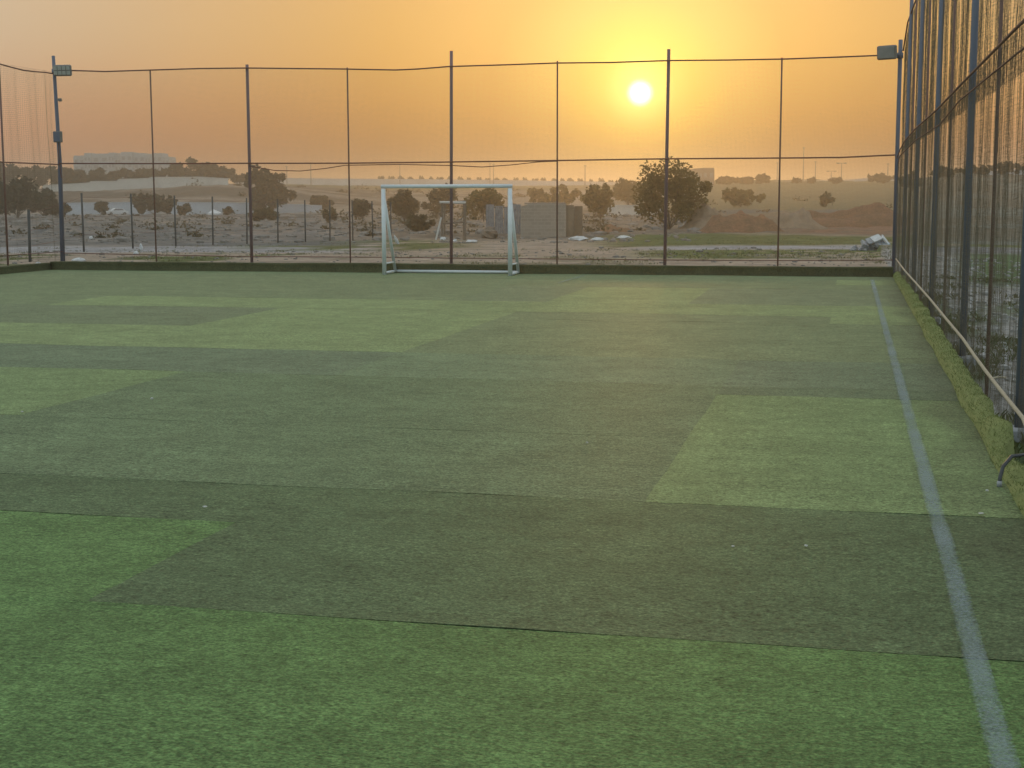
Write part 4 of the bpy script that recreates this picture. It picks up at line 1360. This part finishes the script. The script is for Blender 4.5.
P = []
for i in range(9000):
    px = random.uniform(-60, 900); D = random.choice([random.uniform(33.6, 50), random.uniform(36, 60), random.uniform(60, 90)])
    x, y = (lambda q: (q.x, q.y))(at(px, 250, D))
    if y < 31.9: continue
    n = float(fbm(np.array([x * 0.5]), np.array([y * 0.25]), 31)[0])
    ok = n > (0.03 if px < 420 else 0.10)
    if px > 640 and (43 < D < 57 or 66 < D < 92): ok = True
    if not ok: continue
    P.append((x, y, 0, random.uniform(0.5, 1.2)))
zz = terrain_z(np.array([p[0] for p in P]), np.array([p[1] for p in P]))
tufts('weeds', [(p[0], p[1], float(z), p[3]) for p, z in zip(P, zz)], 0.03, 0.085, M['weed'], 'low weeds and grass tufts beyond the far kerb', 5, 2)
P = []
for i in range(5200):
    y = random.uniform(3, 34); x = 1.12 + abs(random.gauss(0, 1.6))
    n = float(fbm(np.array([x * 1.6]), np.array([y * 0.7]), 41)[0])
    if n < (-0.02 if y < 18 else 0.06): continue
    P.append((x, y, 0, random.uniform(0.6, 1.2)))
zz = terrain_z(np.array([p[0] for p in P]), np.array([p[1] for p in P]))
tufts('weeds', [(p[0], p[1], float(z), p[3]) for p, z in zip(P, zz)], 0.03, 0.10, M['weed'], 'dull weeds on rough ground outside the right net', 6, 3)


def undergrowth():
    r = random.Random(12)
    V, Fc = [], []
    XY, SZ = [], []
    for i in range(300):
        px = r.uniform(-40, 900); D = math.exp(r.uniform(math.log(95), math.log(330)))
        if i % 4 == 0: px = r.uniform(60, 560); D = r.uniform(330, 520)
        if px > 640 and (D < 200 or r.random() < 0.6): continue
        if px < 330 and r.random() < 0.55: continue
        q = at(px, 220, D); XY.append((q.x, q.y)); SZ.append(D)
    Z = terrain_z(np.array([a for a, b in XY]), np.array([b for a, b in XY]))
    for (x, y), z, D in zip(XY, Z, SZ):
        w = r.uniform(0.5, 1.7) * (0.6 + D / 250); h = w * r.uniform(0.25, 0.6)
        for k in range(34):
            p = Vector((x + r.gauss(0, w * .4), y + r.gauss(0, w * .3), float(z) + abs(r.gauss(0, h * .45))))
            s_ = r.uniform(.09, .2) * (0.5 + D / 220)
            a = Vector((r.gauss(0, 1), r.gauss(0, 1), r.gauss(0, .7))).normalized() * s_
            b = a.cross(Vector((r.gauss(0, 1), r.gauss(0, 1), r.gauss(0, 1)))).normalized() * s_ * .6
            n = len(V); V += [p - a, p + b, p + a, p - b]; Fc.append((n, n + 1, n + 2, n + 3))
    o = link_mesh('undergrowth', V, Fc, M['leafscrub'])
    tag(o, 'low dusty scrub dotted over the waste ground beyond the pitch', 'scrub', kind='stuff')


def stones(name, n, gen, m, label, seed, smin, smax):
    r = random.Random(seed)
    mb = MB()
    XY = [gen(r) for _ in range(n)]
    Z = terrain_z(np.array([a for a, b in XY]), np.array([b for a, b in XY]))
    for i, (x, y) in enumerate(XY):
        s = r.uniform(smin, smax) * (1 + 2 * (r.random() ** 8)) * max(1, math.hypot(x, y) / 90)
        mb.lump((x, y, float(Z[i]) + s * 0.15), (s, s * r.uniform(.6, 1), s * r.uniform(.35, .6)), i % 50, 6, 3, 0.5)
    o = mb.build(name, m)
    tag(o, label, 'stones', kind='stuff')


def g1(r):
    q = at(r.uniform(-80, 700), 250, math.exp(r.uniform(math.log(78), math.log(290)))); return q.x, q.y
def g2(r):
    return 1.35 + abs(r.gauss(0, 3)), r.uniform(4, 45)
def g3(r):
    q = at(r.uniform(-60, 890), 250, r.uniform(33.8, 60)); return (q.x, max(q.y, 32.0))


undergrowth()
stones('rubble_stones', 1300, g1, M['rock'], 'scattered broken stones across the waste ground', 1, 0.06, 0.22)
M['palegravel'] = mat('pale_gravel', (0.40, 0.38, 0.355), 0.95, 0.3, 6.0)
stones('gravel', 1500, g2, M['palegravel'], 'pale gravel and stones outside the right net', 2, 0.02, 0.06)
stones('gravel', 900, g3, M['rock'], 'small pale stones along the foot of the far net', 3, 0.015, 0.05)

# ------------------------------------------------------------------ sky, sun, haze
def make_world():
    w = bpy.data.worlds.new('World')
    S.world = w
    w.use_nodes = True
    N, L = w.node_tree.nodes, w.node_tree.links
    N.clear()
    out = N.new('ShaderNodeOutputWorld')
    sky = N.new('ShaderNodeTexSky')
    sky.sky_type = 'NISHITA'; sky.sun_disc = False
    sky.sun_elevation = SUN_EL; sky.sun_rotation = SUN_AZ
    sky.dust_density = 6.0; sky.air_density = 1.0; sky.ozone_density = 1.0
    b0 = N.new('ShaderNodeBackground'); b0.inputs['Strength'].default_value = 0.05
    L.new(sky.outputs[0], b0.inputs['Color'])
    tc = N.new('ShaderNodeTexCoord')
    dt = N.new('ShaderNodeVectorMath'); dt.operation = 'DOT_PRODUCT'
    nm = N.new('ShaderNodeVectorMath'); nm.operation = 'NORMALIZE'
    L.new(tc.outputs['Generated'], nm.inputs[0])
    L.new(nm.outputs[0], dt.inputs[0]); dt.inputs[1].default_value = SUN
    ac = N.new('ShaderNodeMath'); ac.operation = 'ARCCOSINE'; ac.use_clamp = False
    mn = N.new('ShaderNodeMath'); mn.operation = 'MINIMUM'; mn.inputs[1].default_value = 0.9999999
    L.new(dt.outputs['Value'], mn.inputs[0]); L.new(mn.outputs[0], ac.inputs[0])
    dg = N.new('ShaderNodeMath'); dg.operation = 'DIVIDE'; dg.inputs[1].default_value = PI
    L.new(ac.outputs[0], dg.inputs[0])                       # 0..1 = angle from the sun / 180 degrees
    ramp = N.new('ShaderNodeValToRGB')
    ramp.color_ramp.interpolation = 'LINEAR'
    el = ramp.color_ramp.elements
    stops = SKY_STOPS
    el[0].position = stops[0][0] / 180; el[0].color = (*stops[0][1], 1)
    el[1].position = stops[-1][0] / 180; el[1].color = (*stops[-1][1], 1)
    for a, c in stops[1:-1]:
        e = el.new(a / 180); e.color = (*c, 1)
    L.new(dg.outputs[0], ramp.inputs[0])
    # fade to a cooler, paler dome with height; redder through the dust low down
    sp_ = N.new('ShaderNodeSeparateXYZ'); L.new(nm.outputs[0], sp_.inputs[0])
    lr = N.new('ShaderNodeMapRange'); lr.interpolation_type = 'SMOOTHSTEP'
    lr.inputs[1].default_value = 0.025; lr.inputs[2].default_value = 0.115
    L.new(sp_.outputs[2], lr.inputs[0])
    tn_ = N.new('ShaderNodeMix'); tn_.data_type = 'RGBA'
    tn_.inputs[6].default_value = (1.0, 0.80, 0.66, 1); tn_.inputs[7].default_value = (1, 1.28, 1.3, 1)
    L.new(lr.outputs[0], tn_.inputs[0])
    mt = N.new('ShaderNodeMix'); mt.data_type = 'RGBA'; mt.blend_type = 'MULTIPLY'; mt.inputs[0].default_value = 1.0
    L.new(ramp.outputs[0], mt.inputs[6]); L.new(tn_.outputs[2], mt.inputs[7])
    hr = N.new('ShaderNodeMapRange'); hr.interpolation_type = 'SMOOTHSTEP'
    hr.inputs[1].default_value = 0.10; hr.inputs[2].default_value = 0.75
    L.new(sp_.outputs[2], hr.inputs[0])
    mx = N.new('ShaderNodeMix'); mx.data_type = 'RGBA'
    L.new(hr.outputs[0], mx.inputs[0]); L.new(mt.outputs[2], mx.inputs[6]); mx.inputs[7].default_value = (*ZENITH, 1)
    b1 = N.new('ShaderNodeBackground'); b1.inputs['Strength'].default_value = SKY_K
    L.new(mx.outputs[2], b1.inputs['Color'])
    ad = N.new('ShaderNodeAddShader'); L.new(b0.outputs[0], ad.inputs[0]); L.new(b1.outputs[0], ad.inputs[1])
    # the sun's own disc, softened by dust
    ds = N.new('ShaderNodeMapRange'); ds.interpolation_type = 'SMOOTHSTEP'
    ds.inputs[1].default_value = 0.60 / 180; ds.inputs[2].default_value = 0.10 / 180
    ds.inputs[3].default_value = 0.0; ds.inputs[4].default_value = 1.0
    L.new(dg.outputs[0], ds.inputs[0])
    b2 = N.new('ShaderNodeBackground'); b2.inputs['Color'].default_value = (1, 0.93, 0.75, 1)
    ml = N.new('ShaderNodeMath'); ml.operation = 'MULTIPLY'; ml.inputs[1].default_value = DISC
    L.new(ds.outputs[0], ml.inputs[0]); L.new(ml.outputs[0], b2.inputs['Strength'])
    a2 = N.new('ShaderNodeAddShader'); L.new(ad.outputs[0], a2.inputs[0]); L.new(b2.outputs[0], a2.inputs[1])
    L.new(a2.outputs[0], out.inputs['Surface'])
    w.cycles.sampling_method = 'MANUAL'; w.cycles.sample_map_resolution = 1024


SKY_STOPS = [(0.0, (1.4, 1.2, .45)), (0.7, (1.0, .84, .22)), (1.3, (.62, .52, .10)), (2.2, (.34, .32, .05)), (3.4, (.18, .18, .05)), (5.5, (.08, .06, .02)), (10, (.15, .075, .025)), (17, (.35, .19, .11)), (24, (.46, .28, .20)), (45, (.50, .46, .42)), (90, (.62, .66, .70)), (180, (.62, .68, .76))]
ZENITH = (0.68, 0.76, 0.80)
SKY_K = 1.667
DISC = 5.0
make_world()

sl = bpy.data.lights.new('sun', 'SUN')
sl.energy = 0.42; sl.angle = math.radians(3.0); sl.color = (1.0, 0.54, 0.20)
so = bpy.data.objects.new('sun', sl); COL.objects.link(so)
so.rotation_euler = SUN.to_track_quat('Z', 'Y').to_euler()

HAZE_D = 0.0009
hm = bpy.data.materials.new('dusty_air')
hm.use_nodes = True
hn = hm.node_tree
for n_ in list(hn.nodes):
    if n_.type == 'BSDF_PRINCIPLED': hn.nodes.remove(n_)
pv = hn.nodes.new('ShaderNodeVolumePrincipled')
pv.inputs['Color'].default_value = (0.94, 0.89, 0.80, 1)
pv.inputs['Density'].default_value = HAZE_D
pv.inputs['Anisotropy'].default_value = 0.82
hn.links.new(pv.outputs[0], hn.nodes['Material Output'].inputs['Volume'])
hz = MB().box((0, 0, 9.5), (5400, 5400, 36)).build('haze', hm)
tag(hz, kind='stuff', label='dusty evening air lying over the whole waste ground', cat='haze')
hz.display_type = 'WIRE'

# ------------------------------------------------------------------ camera and render
cam = bpy.data.cameras.new('camera')
cam.sensor_fit = 'HORIZONTAL'; cam.sensor_width = 36.0
cam.lens = F_PX / 1024 * 36.0
cam.clip_start = 0.05; cam.clip_end = 6000
co = bpy.data.objects.new('camera', cam); COL.objects.link(co)
from mathutils import Matrix
co.matrix_world = Matrix(((R2.x, U2.x, -FWD.x, 0), (R2.y, U2.y, -FWD.y, 0), (R2.z, U2.z, -FWD.z, EYE), (0, 0, 0, 1)))
S.camera = co
S.view_settings.view_transform = 'Standard'
S.view_settings.look = 'None'
S.view_settings.exposure = -0.74
S.view_settings.gamma = 1.0
S.view_settings.use_curve_mapping = False
S.render.engine = 'CYCLES'
S.cycles.use_denoising = True
try:
    S.cycles.denoiser = 'OPENIMAGEDENOISE'
except Exception:
    pass
S.cycles.max_bounces = 6
S.cycles.diffuse_bounces = 3
S.cycles.volume_bounces = 1
S.cycles.transparent_max_bounces = 16
S.cycles.caustics_reflective = False; S.cycles.caustics_refractive = False
S.cycles.sample_clamp_indirect = 4.0
